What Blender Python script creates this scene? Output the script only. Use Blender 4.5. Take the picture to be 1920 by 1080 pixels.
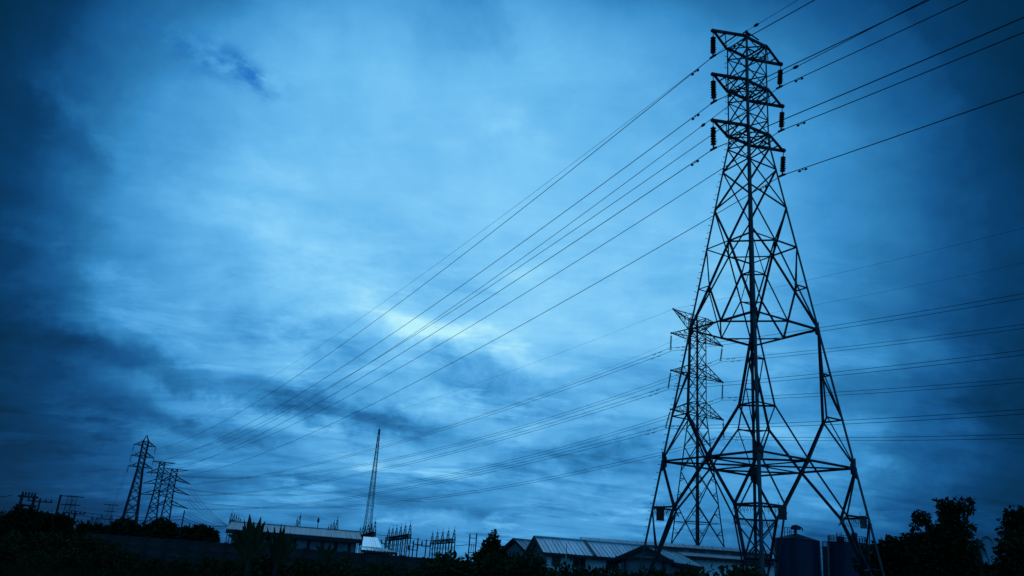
import bpy, math, random
import numpy as np
from mathutils import Vector, Matrix

# ------------------------------------------------------------------ camera
for o in list(bpy.data.objects):
    bpy.data.objects.remove(o)
SC = bpy.context.scene
COL = SC.collection
random.seed(7)
EYE = 2.2
FPX, PITCH, ROLL = 1573.43, math.radians(18.7376), math.radians(4.2088)
_F = Vector((0, math.cos(PITCH), math.sin(PITCH)))
_R0 = Vector((1, 0, 0))
_U0 = _R0.cross(_F)
_R = _R0 * math.cos(ROLL) + _U0 * math.sin(ROLL)
_U = -_R0 * math.sin(ROLL) + _U0 * math.cos(ROLL)
cam_d = bpy.data.cameras.new('camera')
cam = bpy.data.objects.new('camera', cam_d)
COL.objects.link(cam)
cam_d.sensor_width = 36
cam_d.lens = FPX / 1920 * 36
cam_d.clip_start = 0.1
cam_d.clip_end = 20000
M3 = Matrix((_R, _U, -_F)).transposed()
cam.matrix_world = Matrix.Translation((0, 0, EYE)) @ M3.to_4x4()
SC.camera = cam


def ray(px, py):
    return (_F + _R * ((px - 960) / FPX) + _U * ((540 - py) / FPX)).normalized()


def at(px, py, dist):
    """world point seen at photo pixel (px, py), dist metres away over the ground"""
    d = ray(px, py)
    p = d * (dist / math.hypot(d.x, d.y))
    return Vector((p.x, p.y, p.z + EYE))


def proj(p):
    q = Vector((p[0], p[1], p[2] - EYE))
    d = q.dot(_F)
    return 960 + FPX * q.dot(_R) / d, 540 - FPX * q.dot(_U) / d, d


def azel(px, py):
    d = ray(px, py)
    return math.degrees(math.atan2(d.x, d.y)), math.degrees(math.asin(d.z))


# ------------------------------------------------------------------ view
SC.view_settings.view_transform = 'Standard'
SC.view_settings.look = 'None'
SC.view_settings.exposure = 0.0
SC.view_settings.gamma = 1.0
SC.view_settings.use_curve_mapping = False

# ------------------------------------------------------------------ sky
SUN_AZ, SUN_EL = -6.0, 24.0


def srgb(r, g, b):
    def f(c):
        c /= 255
        return c / 12.92 if c <= 0.04045 else ((c + 0.055) / 1.055) ** 2.4
    return (f(r), f(g), f(b), 1)


world = bpy.data.worlds.new('World')
SC.world = world
world.use_nodes = True
NT = world.node_tree
NT.nodes.clear()


def N(t, **k):
    n = NT.nodes.new(t)
    for a, b in k.items():
        setattr(n, a, b)
    return n


def mt(op, a, b=None, c=None):
    n = N('ShaderNodeMath', operation=op)
    for i, v in enumerate((a, b, c)):
        if v is None:
            continue
        if isinstance(v, (int, float)):
            n.inputs[i].default_value = v
        else:
            NT.links.new(v, n.inputs[i])
    return n.outputs[0]


def link(a, b):
    NT.links.new(a, b)


tc = N('ShaderNodeTexCoord')
sep = N('ShaderNodeSeparateXYZ')
link(tc.outputs['Generated'], sep.inputs[0])
DX, DY, DZ = sep.outputs
AZ0 = mt('MULTIPLY', mt('ARCTAN2', DX, DY), 57.29578)
EL0 = mt('MULTIPLY', mt('ARCSINE', DZ), 57.29578)


def noise3(vec, scale, detail=4, rough=0.55, dist=0.0, loc=(0, 0, 0), stretch=(1, 1, 1), rot=0):
    mp = N('ShaderNodeMapping')
    mp.inputs['Location'].default_value = loc
    mp.inputs['Rotation'].default_value = (0, 0, rot)
    mp.inputs['Scale'].default_value = stretch
    link(vec, mp.inputs[0])
    n = N('ShaderNodeTexNoise')
    n.inputs['Scale'].default_value = scale
    n.inputs['Detail'].default_value = detail
    n.inputs['Roughness'].default_value = rough
    n.inputs['Distortion'].default_value = dist
    link(mp.outputs[0], n.inputs['Vector'])
    return n


# the cloud deck as a plane far overhead: streaks tighten towards the horizon
den = mt('ADD', mt('MAXIMUM', DZ, 0.0), 0.20)
cmb = N('ShaderNodeCombineXYZ')
link(mt('DIVIDE', DX, den), cmb.inputs[0])
link(mt('DIVIDE', DY, den), cmb.inputs[1])
DECK = cmb.outputs[0]
# azimuth/elevation coordinates, gently warped so nothing has a ruled outline
cae = N('ShaderNodeCombineXYZ')
link(AZ0, cae.inputs[0])
link(EL0, cae.inputs[1])
AE = cae.outputs[0]
w1 = noise3(AE, 0.16, 5, 0.6)
sw = N('ShaderNodeSeparateColor')
link(w1.outputs['Color'], sw.inputs[0])
w2 = noise3(AE, 0.55, 4, 0.6, loc=(9, 3, 1))
sw2 = N('ShaderNodeSeparateColor')
link(w2.outputs['Color'], sw2.inputs[0])
AZ = mt('ADD', AZ0, mt('ADD', mt('MULTIPLY_ADD', sw.outputs[0], 9.0, -4.5), mt('MULTIPLY_ADD', sw2.outputs[0], 2.4, -1.2)))
EL = mt('ADD', EL0, mt('ADD', mt('MULTIPLY_ADD', sw.outputs[1], 3.0, -1.5), mt('MULTIPLY_ADD', sw2.outputs[1], 1.6, -0.8)))


def blob(px, py, rx, ry, rot, amp, az=None, el=None, p=2.0):
    """a lighter or darker mass of cloud: photo pixel centre, radii in degrees"""
    a0, e0 = azel(px, py)
    az = AZ if az is None else az
    el = EL if el is None else el
    c, s = math.cos(math.radians(rot)), math.sin(math.radians(rot))
    ce = math.cos(math.radians(e0))
    da = mt('MULTIPLY', mt('SUBTRACT', az, a0), ce)
    de = mt('SUBTRACT', el, e0)
    u = mt('MULTIPLY_ADD', da, c / rx, mt('MULTIPLY', de, s / rx))
    v = mt('MULTIPLY_ADD', da, -s / ry, mt('MULTIPLY', de, c / ry))
    r2 = mt('MULTIPLY_ADD', u, u, mt('MULTIPLY', v, v))
    if p != 2.0:
        r2 = mt('POWER', r2, p / 2)
    return mt('MULTIPLY', mt('POWER', 2.71828, mt('MULTIPLY', r2, -1.0)), amp)


nd_ = noise3(AE, 0.42, 7, 0.62, 0.6, loc=(4, 2, 0), rot=-0.2, stretch=(0.55, 1.25, 1))
ND = mt('MINIMUM', mt('MAXIMUM', mt('MULTIPLY_ADD', nd_.outputs[0], 3.4, -0.75), 0.15), 1.75)


# the broad brightness of thin cloud in front of the low sun
ga, ge = azel(850, 410)
dga = mt('MULTIPLY', mt('SUBTRACT', mt('ADD', AZ0, mt('MULTIPLY_ADD', sw.outputs[0], 5.0, -2.5)), ga), math.cos(math.radians(ge)))
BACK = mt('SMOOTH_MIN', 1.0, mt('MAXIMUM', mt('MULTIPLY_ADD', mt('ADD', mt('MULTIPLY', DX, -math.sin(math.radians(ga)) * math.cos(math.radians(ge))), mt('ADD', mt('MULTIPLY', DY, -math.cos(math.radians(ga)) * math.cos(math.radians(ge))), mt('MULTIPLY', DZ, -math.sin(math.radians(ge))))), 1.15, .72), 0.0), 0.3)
dge = mt('SUBTRACT', mt('ADD', EL0, mt('MULTIPLY', dga, 0.0735)), ge)
gu = mt('ADD', mt('MULTIPLY', mt('MAXIMUM', dga, 0), 1 / 30.0), mt('MULTIPLY', mt('MINIMUM', dga, 0), 1 / 24.8))
gv = mt('ADD', mt('MULTIPLY', mt('MAXIMUM', dge, 0), 1 / 20.0), mt('MULTIPLY', mt('MINIMUM', dge, 0), 1 / 26.0))
gr = mt('POWER', mt('MULTIPLY_ADD', gu, gu, mt('MULTIPLY', gv, gv)), 2.0)
GLOW = mt('MULTIPLY_ADD', mt('POWER', 2.71828, mt('MULTIPLY', gr, -1.0)), 0.745, 0.05)
# beyond the view the overcast is raised to an even mid-grey-blue sheet, added to light the pale walls
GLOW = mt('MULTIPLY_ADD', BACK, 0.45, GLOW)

n_big = noise3(DECK, 0.55, 5, 0.55, 0.6, loc=(2.3, 1.1, 0), rot=0.5, stretch=(1, 1.3, 1))
n_mid = noise3(DECK, 1.5, 7, 0.6, 0.8, loc=(5.2, 0.4, 0), rot=0.35, stretch=(0.7, 1.6, 1))
n_fin = noise3(DECK, 5.0, 6, 0.6, 0.4, loc=(1.2, 7.4, 0), rot=0.35, stretch=(0.6, 1.6, 1))
lowm = mt('SUBTRACT', 1.0, mt('MINIMUM', mt('DIVIDE', mt('MAXIMUM', EL0, 0.0), 26.0), 1.0))  # more texture low down
amp = mt('MULTIPLY_ADD', lowm, 0.34, 0.10)
CL = mt('ADD', mt('MULTIPLY', mt('SUBTRACT', n_big.outputs[0], 0.5), mt('MULTIPLY', amp, 1.0)),
        mt('MULTIPLY', mt('SUBTRACT', n_mid.outputs[0], 0.5), mt('MULTIPLY', amp, 1.75)))
CL = mt('ADD', CL, mt('MULTIPLY', mt('SUBTRACT', n_fin.outputs[0], 0.5), mt('MULTIPLY_ADD', lowm, 0.20, 0.02)))
# ragged breaks and torn darker scraps, mostly low down
n_br = noise3(DECK, 2.6, 9, 0.64, 0.5, loc=(8.1, 2.2, 0), rot=0.3, stretch=(0.8, 1.25, 1))
n_dk = noise3(DECK, 2.1, 9, 0.66, 0.5, loc=(3.7, 6.9, 0), rot=0.42, stretch=(0.75, 1.25, 1))
brk = mt('MINIMUM', mt('MULTIPLY', mt('MAXIMUM', mt('SUBTRACT', n_br.outputs[0], 0.54), 0), 1.5), 0.15)
drk = mt('MINIMUM', mt('MULTIPLY', mt('MAXIMUM', mt('SUBTRACT', n_dk.outputs[0], 0.54), 0), 1.3), 0.13)
CL = mt('ADD', CL, mt('MULTIPLY', mt('SUBTRACT', brk, drk), mt('MULTIPLY_ADD', lowm, 1.15, 0.12)))
n_mo = noise3(AE, 0.11, 4, 0.55, 0.5, loc=(6.3, 1.7, 0), rot=-0.25, stretch=(0.8, 1.2, 1))
n_m2 = noise3(AE, 0.30, 6, 0.6, 0.4, loc=(2.9, 8.8, 0), rot=-0.2, stretch=(0.75, 1.25, 1))
CL = mt('ADD', CL, mt('ADD', mt('MULTIPLY', mt('SUBTRACT', n_mo.outputs[0], 0.5), 0.16), mt('MULTIPLY', mt('SUBTRACT', n_m2.outputs[0], 0.5), 0.13)))
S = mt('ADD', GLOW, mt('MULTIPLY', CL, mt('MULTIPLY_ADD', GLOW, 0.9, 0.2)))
bb = None
for b in [
    # px, py, rx, ry, rot, amp
    (858, 630, 5.4, 1.2, -14, 0.19), (690, 645, 1.8, .9, 0, 0.05), (575, 683, 1.2, .9, 0, 0.09), (745, 665, 1.5, .9, 20, 0.08),
    (800, 762, 3.0, 1.0, 4, 0.17), (700, 615, 4.0, 1.0, -10, -.05),
    (770, 678, 6.0, 1.4, -8, -0.13, None, None, 4.0), (880, 658, 2.6, 1.0, -4, -0.10),
    (560, 670, 6.0, 2.0, -12, -0.11),  (310, 610, 6.0, 2.5, -10, 0.06), (420, 930, 7, 2.2, 0, 0.07),
    (30, 625, 5.5, 1.9, -6, -0.02),
    (740, 798, 6.5, 1.3, -6, -0.12), (1110, 845, 5.6, 1.7, -8, -0.15), (1200, 830, 3.5, 1.2, 8, -0.06),
    (1000, 745, 6, 1.6, 0, -0.10), (1640, 960, 5, 2, 0, .05), (200, 850, 6, 2, 0, .07), (100, 590, 5, 1.4, -8, .05), (1120, 600, 8, 4.0, 0, 0.06),
    (1850, 742, 6.5, 2.0, 0, -0.06), (1800, 690, 5, 1.4, 10, .04), (1690, 780, 5, 1.4, 0, 0.05), (1660, 650, 6, 1.0, 5, .05),
    (1590, 860, 5, .8, 0, 0.04), (1720, 940, 5, 1.2, 0, -0.03),
    (165, 218, 4.2, .55, -24, 0.07), (190, 505, 2.8, .9, -14, 0.09), (120, 250, 5, 1.2, -22, -.04),
    (500, 440, 5, 2.2, -10, 0.07), (380, 440, 3.5, 1.2, -16, -.04), (510, 320, 2.6, .9, -20, .05),
    (960, 240, 2.2, 1.0, 0, 0.05),
    (460, 870, 8, 2.2, -8, -0.05), (190, 840, 8, 2.0, -6, -0.04), (330, 825, 5, .9, -10, .08), (800, 972, 4, .5, 0, 0.10),
    (1120, 960, 8, 2.0, 0, 0.06), (560, 915, 4, .8, -6, 0.09), (880, 890, 7, .9, 4, .07),
]:
    bb = mt('ADD', bb, blob(*b)) if bb is not None else blob(*b)
S = mt('ADD', S, mt('MULTIPLY', bb, ND))
# long slanting shelves of cloud low on the left: dark belly, pale lower edge
b3 = None
for b in [(1300, 40, 8, 4, 0, .07), (1640, 60, 8, 5, 0, .13), (1580, 270, 8, 6, 0, .09), (1760, 430, 5, 6, 0, .05), (1600, 850, 9, 4.5, 0, .10), (1640, 690, 7, 3, 0, .07), (300, 440, 6, 4.5, -10, .07),
          (870, 20, 3.4, 4.2, 20, -0.09), (970, 30, 2.4, 4.0, 10, .04), (130, 60, 5, 4, 0, .04), (0, 200, 4, 8, 0, -.02), (0, 0, 5, 4, 0, -.05)]:
    bb = blob(*b)
    b3 = bb if b3 is None else mt('ADD', b3, bb)
S = mt('ADD', S, b3)
b2 = None
EL_ = mt('ADD', EL0, mt('ADD', mt('MULTIPLY_ADD', sw.outputs[1], 2.0, -1.0), mt('MULTIPLY_ADD', sw2.outputs[1], 2.0, -1.0)))
for b in [(400, 714, 9.0, 1.1, -11, -0.14), (150, 668, 6.5, 1.4, -10, -0.06), (20, 632, 4, 1.2, -8, -.03), (340, 752, 8.0, .75, -10, 0.11), (540, 788, 6.0, .7, -9, 0.10), (560, 742, 4, .8, -12, -.09),
          (640, 800, 6, .8, -8, -.07), (260, 640, 7, .8, -12, .05), (330, 800, 8, .7, -8, -.06), (420, 838, 8, .6, -8, .06), (250, 860, 6, .7, -6, -.04), (520, 878, 7, .6, -5, -.06),
          (1000, 815, 8, .7, 4, .06), (960, 860, 7, .7, 2, -.06), (1060, 905, 7, .5, 2, .06), (1120, 930, 8, .6, 0, -.05), (760, 905, 7, .6, 2, -.05), (700, 855, 6, .5, 3, .05),
          (1600, 800, 6, .7, 4, .05), (750, 795, 5, 1.0, -4, -.10), (800, 950, 6, 1.3, 0, -.10), (1000, 905, 6, 1.4, 0, -.09), (1000, 745, 5, 1.2, 0, -.06), (1560, 945, 7, 2.6, 0, .12), (1000, 1000, 8, 1.2, 0, .05), (500, 600, 5, 1.3, -8, -.08), (420, 930, 6, 1.8, -4, .06), (450, 862, 6, 1.6, -6, .05), (1700, 850, 7, .8, 3, -.05), (1560, 905, 6, .6, 2, .05), (1700, 710, 6, .7, 6, -.05)]:
    bb = blob(*b, AZ, EL_)
    b2 = bb if b2 is None else mt('ADD', b2, bb)
S = mt('ADD', S, mt('MULTIPLY', b2, mt('MULTIPLY_ADD', ND, .45, .55)))
# the ragged hole of deeper blue, upper left
hz = noise3(AE, 0.55, 5, 0.6, 0.0, loc=(3, 8, 0), rot=0.5, stretch=(0.8, 1.5, 1))
hole = mt('ADD', blob(405, 112, 3.6, .95, -10, .9, AZ0, EL0), blob(468, 138, 1.5, .5, -38, .9, AZ0, EL0))
hole = mt('MULTIPLY', hole, mt('MINIMUM', mt('MAXIMUM', mt('MULTIPLY_ADD', hz.outputs[0], 4.5, -1.75), 0), 1))
S = mt('SUBTRACT', S, mt('MULTIPLY', hole, 0.10))

ramp = N('ShaderNodeValToRGB')
cr = ramp.color_ramp
STOPS = [(0.0, (0, 24, 44)), (.13, (2, 43, 74)), (.24, (8, 63, 110)), (.36, (23, 91, 148)), (.46, (39, 115, 172)),
         (.55, (56, 141, 202)), (.64, (80, 164, 222)), (.73, (104, 185, 238)), (.84, (132, 206, 249)), (1.0, (182, 240, 254))]
while len(cr.elements) > 1:
    cr.elements.remove(cr.elements[-1])
cr.elements[0].position = 0
cr.elements[0].color = srgb(*STOPS[0][1])
for p, c in STOPS[1:]:
    e = cr.elements.new(p)
    e.color = srgb(*c)
S = mt('SMOOTH_MAX', S, 0.12, 0.14)
link(S, ramp.inputs[0])
hmix = N('ShaderNodeMix', data_type='RGBA')
link(mt('MINIMUM', mt('MULTIPLY', hole, 0.75), 1), hmix.inputs['Factor'])
link(ramp.outputs[0], hmix.inputs['A'])
hmix.inputs['B'].default_value = srgb(34, 118, 200)
bg_c = N('ShaderNodeBackground')
link(hmix.outputs['Result'], bg_c.inputs[0])
bg_c.inputs[1].default_value = 1.0
sky = N('ShaderNodeTexSky', sky_type='NISHITA')
sky.sun_disc = False
sky.sun_elevation = math.radians(SUN_EL)
sky.sun_rotation = math.radians(SUN_AZ)
bg_s = N('ShaderNodeBackground')
link(sky.outputs[0], bg_s.inputs[0])
bg_s.inputs[1].default_value = 0.05
mx = N('ShaderNodeMixShader')
mx.inputs[0].default_value = 0.004          # what clear sky still filters through the deck
link(bg_c.outputs[0], mx.inputs[1])
link(bg_s.outputs[0], mx.inputs[2])
out = N('ShaderNodeOutputWorld')
link(mx.outputs[0], out.inputs[0])

# ------------------------------------------------------------------ sun (behind the cloud)
sl = bpy.data.lights.new('sun', 'SUN')
sl.energy = 0.2
sl.angle = math.radians(45)
sl.color = (0.30, 0.62, 1.0)
sun = bpy.data.objects.new('sun', sl)
COL.objects.link(sun)
sd = Vector((math.sin(math.radians(SUN_AZ)) * math.cos(math.radians(SUN_EL)),
             math.cos(math.radians(SUN_AZ)) * math.cos(math.radians(SUN_EL)), math.sin(math.radians(SUN_EL))))
sun.rotation_euler = (-sd).to_track_quat('-Z', 'Y').to_euler()
sun.location = sd * 100


# ------------------------------------------------------------------ materials
def mat(name, c1, c2, rough=0.7, metal=0.0, scale=3.0, spec=0.4, bump=0.0, bscale=20, stretch=(1, 1, 1), sheen=0):
    m = bpy.data.materials.new(name)
    m.use_nodes = True
    t = m.node_tree
    b = t.nodes['Principled BSDF']
    b.inputs['Roughness'].default_value = rough
    b.inputs['Metallic'].default_value = metal
    b.inputs['Specular IOR Level'].default_value = spec
    co = t.nodes.new('ShaderNodeTexCoord')
    mp = t.nodes.new('ShaderNodeMapping')
    mp.inputs['Scale'].default_value = stretch
    t.links.new(co.outputs['Object'], mp.inputs[0])
    n = t.nodes.new('ShaderNodeTexNoise')
    n.inputs['Scale'].default_value = scale
    n.inputs['Detail'].default_value = 5
    n.inputs['Roughness'].default_value = 0.65
    t.links.new(mp.outputs[0], n.inputs['Vector'])
    r = t.nodes.new('ShaderNodeValToRGB')
    r.color_ramp.elements[0].position = .35
    r.color_ramp.elements[1].position = .68
    r.color_ramp.elements[0].color = (*c1, 1)
    r.color_ramp.elements[1].color = (*c2, 1)
    t.links.new(n.outputs['Fac'], r.inputs[0])
    if 'sheet' in name or 'steel' in name or 'concrete' in name:
        # every sheet, bar and panel has weathered a little differently
        oi = t.nodes.new('ShaderNodeObjectInfo')
        mr = t.nodes.new('ShaderNodeMapRange')
        mr.inputs['To Min'].default_value = .84
        mr.inputs['To Max'].default_value = 1.12
        t.links.new(oi.outputs['Random'], mr.inputs['Value'])
        mm = t.nodes.new('ShaderNodeMix')
        mm.data_type = 'RGBA'
        mm.blend_type = 'MULTIPLY'
        mm.inputs['Factor'].default_value = 1.0
        t.links.new(r.outputs[0], mm.inputs['A'])
        t.links.new(mr.outputs[0], mm.inputs['B'])
        t.links.new(mm.outputs['Result'], b.inputs['Base Color'])
    else:
        t.links.new(r.outputs[0], b.inputs['Base Color'])
    if bump:
        n2 = t.nodes.new('ShaderNodeTexNoise')
        n2.inputs['Scale'].default_value = bscale
        n2.inputs['Detail'].default_value = 4
        t.links.new(mp.outputs[0], n2.inputs['Vector'])
        bp = t.nodes.new('ShaderNodeBump')
        bp.inputs['Strength'].default_value = bump
        t.links.new(n2.outputs['Fac'], bp.inputs['Height'])
        t.links.new(bp.outputs[0], b.inputs['Normal'])
    return m


STEEL = mat('weathered_steel', (.028, .026, .036), (.06, .054, .066), .75, .0, 1.3, .25)
LEGST = mat('galvanised_leg_steel', (.06, .066, .075), (.13, .135, .145), .6, .0, 1.0, .3)
STEEL2 = mat('far_steel', (.03, .024, .03), (.06, .048, .056), .75, .0, 1.3, .25)
REDST = mat('red_oxide_steel', (.05, .018, .016), (.09, .03, .026), .7, .0, 1.2, .25)
WHITEST = mat('white_painted_steel', (.16, .16, .17), (.28, .28, .29), .6, .0, 1.2, .3)
BLACKI = mat('brown_glazed_insulator', (.012, .008, .007), (.03, .016, .013), .45, 0, 8, .3)
WIRE = mat('aluminium_wire', (.02, .02, .024), (.035, .035, .04), .7, .0, 4, .2)
CONC = mat('grey_concrete', (.025, .026, .026), (.065, .065, .062), .9, 0, .7, .2, .3, 8)
CONC2 = mat('dark_concrete', (.02, .02, .022), (.05, .05, .05), .9, 0, .9, .2, .3, 8)
ROOF = mat('worn_metal_sheet', (.30, .35, .38), (.42, .47, .50), .5, .4, .35, .3, .05, 3, (1, .25, 1))
ROOFW = mat('bright_galvanised_sheet', (.50, .55, .58), (.62, .66, .69), .24, .85, .5, .7)
ROOFH = mat('house_metal_sheet', (.60, .70, .76), (.80, .88, .92), .40, .75, .35, .5, .05, 3, (1, .25, 1))
ROOFG = mat('grey_metal_sheet', (.34, .38, .41), (.48, .52, .55), .45, .5, .3, .4, .05, 3)
FASCIA = mat('dark_fascia', (.015, .015, .018), (.03, .03, .033), .7)
PLASTER = mat('painted_plaster', (.68, .70, .72), (.80, .81, .82), .85, 0, .8, .2)
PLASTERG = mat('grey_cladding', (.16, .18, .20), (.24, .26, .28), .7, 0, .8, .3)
WINDOW = mat('dark_window_glass', (.01, .012, .015), (.02, .024, .03), .15, 0, 2, .5)
FRAME = mat('window_frame', (.10, .10, .11), (.16, .16, .17), .6)
TANK = mat('blue_painted_tank', (.014, .022, .05), (.026, .034, .072), .55, 0, .5, .3, 0, 8, (1, 1, .2))
TANKD = mat('tank_roof_paint', (.015, .018, .03), (.03, .035, .05), .7, 0, .6, .3)
PIPE = mat('pale_pipe_paint', (.45, .48, .5), (.6, .62, .64), .5)
SIGN = mat('dark_sign_face', (.02, .022, .018), (.045, .05, .03), .6)
SIGNP = mat('pale_sign_face', (.12, .13, .14), (.2, .21, .22), .6)
LEAF = mat('dark_leaves', (.012, .02, .007), (.026, .042, .012), .75, 0, .8, .15)
LEAF2 = mat('shrub_leaves', (.014, .026, .007), (.04, .062, .014), .75, 0, 1.2, .15)
LEAFB = mat('banana_leaf', (.014, .026, .008), (.03, .048, .013), .6, 0, 1.0, .2)
BARK = mat('bark', (.025, .02, .016), (.05, .04, .03), .95, 0, 3, .1)
GRASSM = mat('wild_grass', (.012, .018, .005), (.03, .042, .011), .85, 0, .5, .1)
SOIL = mat('field_soil_and_weeds', (.018, .022, .010), (.05, .05, .024), .95, 0, .15, .1, .4, 2)
WOOD = mat('creosoted_pole', (.03, .026, .022), (.06, .05, .042), .9, 0, 3, .1)


# ------------------------------------------------------------------ mesh builder
class MB:
    def __init__(s):
        s.v, s.f = [], []

    def add(s, vs, fs):
        o = len(s.v)
        s.v += [tuple(v) for v in vs]
        s.f += [tuple(i + o for i in f) for f in fs]
        return s

    def box(s, c, sx, sy, sz, rz=0.0):
        c = Vector(c)
        co, si = math.cos(rz), math.sin(rz)
        vs = []
        for z in (-.5, .5):
            for x, y in ((-.5, -.5), (.5, -.5), (.5, .5), (-.5, .5)):
                X, Y = x * sx, y * sy
                vs.append(c + Vector((X * co - Y * si, X * si + Y * co, z * sz)))
        return s.add(vs, [(3, 2, 1, 0), (4, 5, 6, 7), (0, 1, 5, 4), (1, 2, 6, 5), (2, 3, 7, 6), (3, 0, 4, 7)])

    def bar(s, a, b, w, h=None, up=None):
        a, b = Vector(a), Vector(b)
        d = (b - a).normalized()
        up = Vector(up) if up is not None else Vector((0, 0, 1))
        if abs(d.dot(up.normalized())) > .98:
            up = Vector((1, 0, 0))
        x = d.cross(up).normalized()
        y = x.cross(d)
        h = h or w
        vs = []
        for p in (a, b):
            for i, j in ((-1, -1), (1, -1), (1, 1), (-1, 1)):
                vs.append(p + x * (i * w / 2) + y * (j * h / 2))
        return s.add(vs, [(3, 2, 1, 0), (4, 5, 6, 7), (0, 1, 5, 4), (1, 2, 6, 5), (2, 3, 7, 6), (3, 0, 4, 7)])

    def ell(s, a, b, u, v, w, t):
        """rolled steel angle from a to b: heel on the line, flanges of width w along u and v"""
        a, b = Vector(a), Vector(b)
        d = (b - a).normalized()
        u = (Vector(u) - d * d.dot(Vector(u))).normalized()
        v = Vector(v)
        v = (v - d * d.dot(v))
        v = (v - u * u.dot(v) * .999).normalized()
        vs = []
        pr = ((0, 0), (w, 0), (w, t), (t, t), (t, w), (0, w))
        for p in (a, b):
            for i, j in pr:
                vs.append(p + u * i + v * j)
        fs = [(0, 1, 7, 6), (1, 2, 8, 7), (2, 3, 9, 8), (3, 4, 10, 9), (4, 5, 11, 10), (5, 0, 6, 11),
              (3, 2, 1, 0), (5, 4, 3, 0), (6, 7, 8, 9), (6, 9, 10, 11)]
        return s.add(vs, fs)

    def tube(s, pts, r, n=6, cap=True):
        pts = [Vector(p) for p in pts]
        rs = r if isinstance(r, (list, tuple)) else [r] * len(pts)
        o = len(s.v)
        prev = None
        for i, p in enumerate(pts):
            d = (pts[min(i + 1, len(pts) - 1)] - pts[max(i - 1, 0)]).normalized()
            if prev is None:
                up = Vector((0, 0, 1)) if abs(d.z) < .9 else Vector((1, 0, 0))
                x = d.cross(up).normalized()
            else:
                x = (prev - d * d.dot(prev)).normalized()
            prev = x
            y = d.cross(x)
            for k in range(n):
                a = 2 * math.pi * k / n
                s.v.append(tuple(p + (x * math.cos(a) + y * math.sin(a)) * rs[i]))
        for i in range(len(pts) - 1):
            for k in range(n):
                k2 = (k + 1) % n
                s.f.append((o + i * n + k, o + i * n + k2, o + (i + 1) * n + k2, o + (i + 1) * n + k))
        if cap:
            s.f.append(tuple(o + k for k in reversed(range(n))))
            e = o + (len(pts) - 1) * n
            s.f.append(tuple(e + k for k in range(n)))
        return s

    def lathe(s, prof, c=(0, 0, 0), n=16):
        c = Vector(c)
        o = len(s.v)
        for r, z in prof:
            for k in range(n):
                a = 2 * math.pi * k / n
                s.v.append((c.x + r * math.cos(a), c.y + r * math.sin(a), c.z + z))
        for i in range(len(prof) - 1):
            for k in range(n):
                k2 = (k + 1) % n
                s.f.append((o + i * n + k, o + i * n + k2, o + (i + 1) * n + k2, o + (i + 1) * n + k))
        s.f.append(tuple(o + k for k in reversed(range(n))))
        e = o + (len(prof) - 1) * n
        s.f.append(tuple(e + k for k in range(n)))
        return s

    def poly_prism(s, pts, n, t):
        """polygon given in 3-D, thickened by t along n"""
        n = Vector(n).normalized()
        k = len(pts)
        vs = [Vector(p) for p in pts] + [Vector(p) - n * t for p in pts]
        fs = [tuple(range(k)), tuple(reversed(range(k, 2 * k)))]
        for i in range(k):
            j = (i + 1) % k
            fs.append((j, i, i + k, j + k))
        return s.add(vs, fs)

    def build(s, name, m, parent=None, origin=None, smooth=False):
        me = bpy.data.meshes.new(name)
        org = Vector(origin) if origin is not None else (Vector(parent.get('_o', (0, 0, 0))) if parent is not None else Vector((0, 0, 0)))
        me.from_pydata([(v[0] - org.x, v[1] - org.y, v[2] - org.z) for v in s.v], [], s.f)
        me.materials.append(m)
        if smooth:
            me.polygons.foreach_set('use_smooth', [True] * len(me.polygons))
        me.update()
        o = bpy.data.objects.new(name, me)
        COL.objects.link(o)
        if parent is not None:
            o.parent = parent
            o['_o'] = tuple(org)
            po = Vector(parent.get('_o', (0, 0, 0)))
            o.location = org - po
        else:
            o.location = org
            o['_o'] = tuple(org)
        return o


def tag(o, label=None, cat=None, group=None, kind=None):
    if label:
        o['label'] = label
    if cat:
        o['category'] = cat
    if group:
        o['group'] = group
    if kind:
        o['kind'] = kind
    return o


def thing(name, loc, label, cat, group=None):
    o = bpy.data.objects.new(name, None)
    o.empty_display_size = .5
    COL.objects.link(o)
    o.location = loc
    o['_o'] = tuple(loc)
    return tag(o, label, cat, group)


def kids(o):
    return [c for c in list(bpy.data.objects) if c.parent == o]


def copy_tree(o, parent=None, label=None):
    c = o.copy()
    COL.objects.link(c)
    if parent is not None:
        c.parent = parent
    for ch in list(o.children):
        copy_tree(ch, c)
    if label:
        c['label'] = label
    return c


def lerp(a, b, t):
    return Vector(a) * (1 - t) + Vector(b) * t


# ------------------------------------------------------------------ ground
g = MB()
NR = 48
g.v = [(0, 300, 0)]
for r in (60, 200, 700, 6000):
    for k in range(NR):
        a = 2 * math.pi * k / NR
        g.v.append((r * math.cos(a), 300 + r * math.sin(a), 0))
for k in range(NR):
    g.f.append((0, 1 + k, 1 + (k + 1) % NR))
for i in range(3):
    for k in range(NR):
        a, b = 1 + i * NR + k, 1 + i * NR + (k + 1) % NR
        g.f.append((a, a + NR, b + NR, b))
tag(g.build('ground', SOIL), kind='structure')

# ------------------------------------------------------------------ main tower
YAW = math.radians(-15.444)
TX, TY = 15.1715, 50.0
ANG = dict(F=-math.pi / 2, R=0.0, B=math.pi / 2, L=math.pi)
FACES = ('LF', 'FR', 'RB', 'BL')
NARM = -3 * math.pi / 4 + YAW                     # the way the near cross arms point
ARMV = Vector((math.cos(NARM), math.sin(NARM), 0))
LINE = Vector((math.cos(3 * math.pi / 4 + YAW), math.sin(3 * math.pi / 4 + YAW), 0))   # along the wires, away


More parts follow.
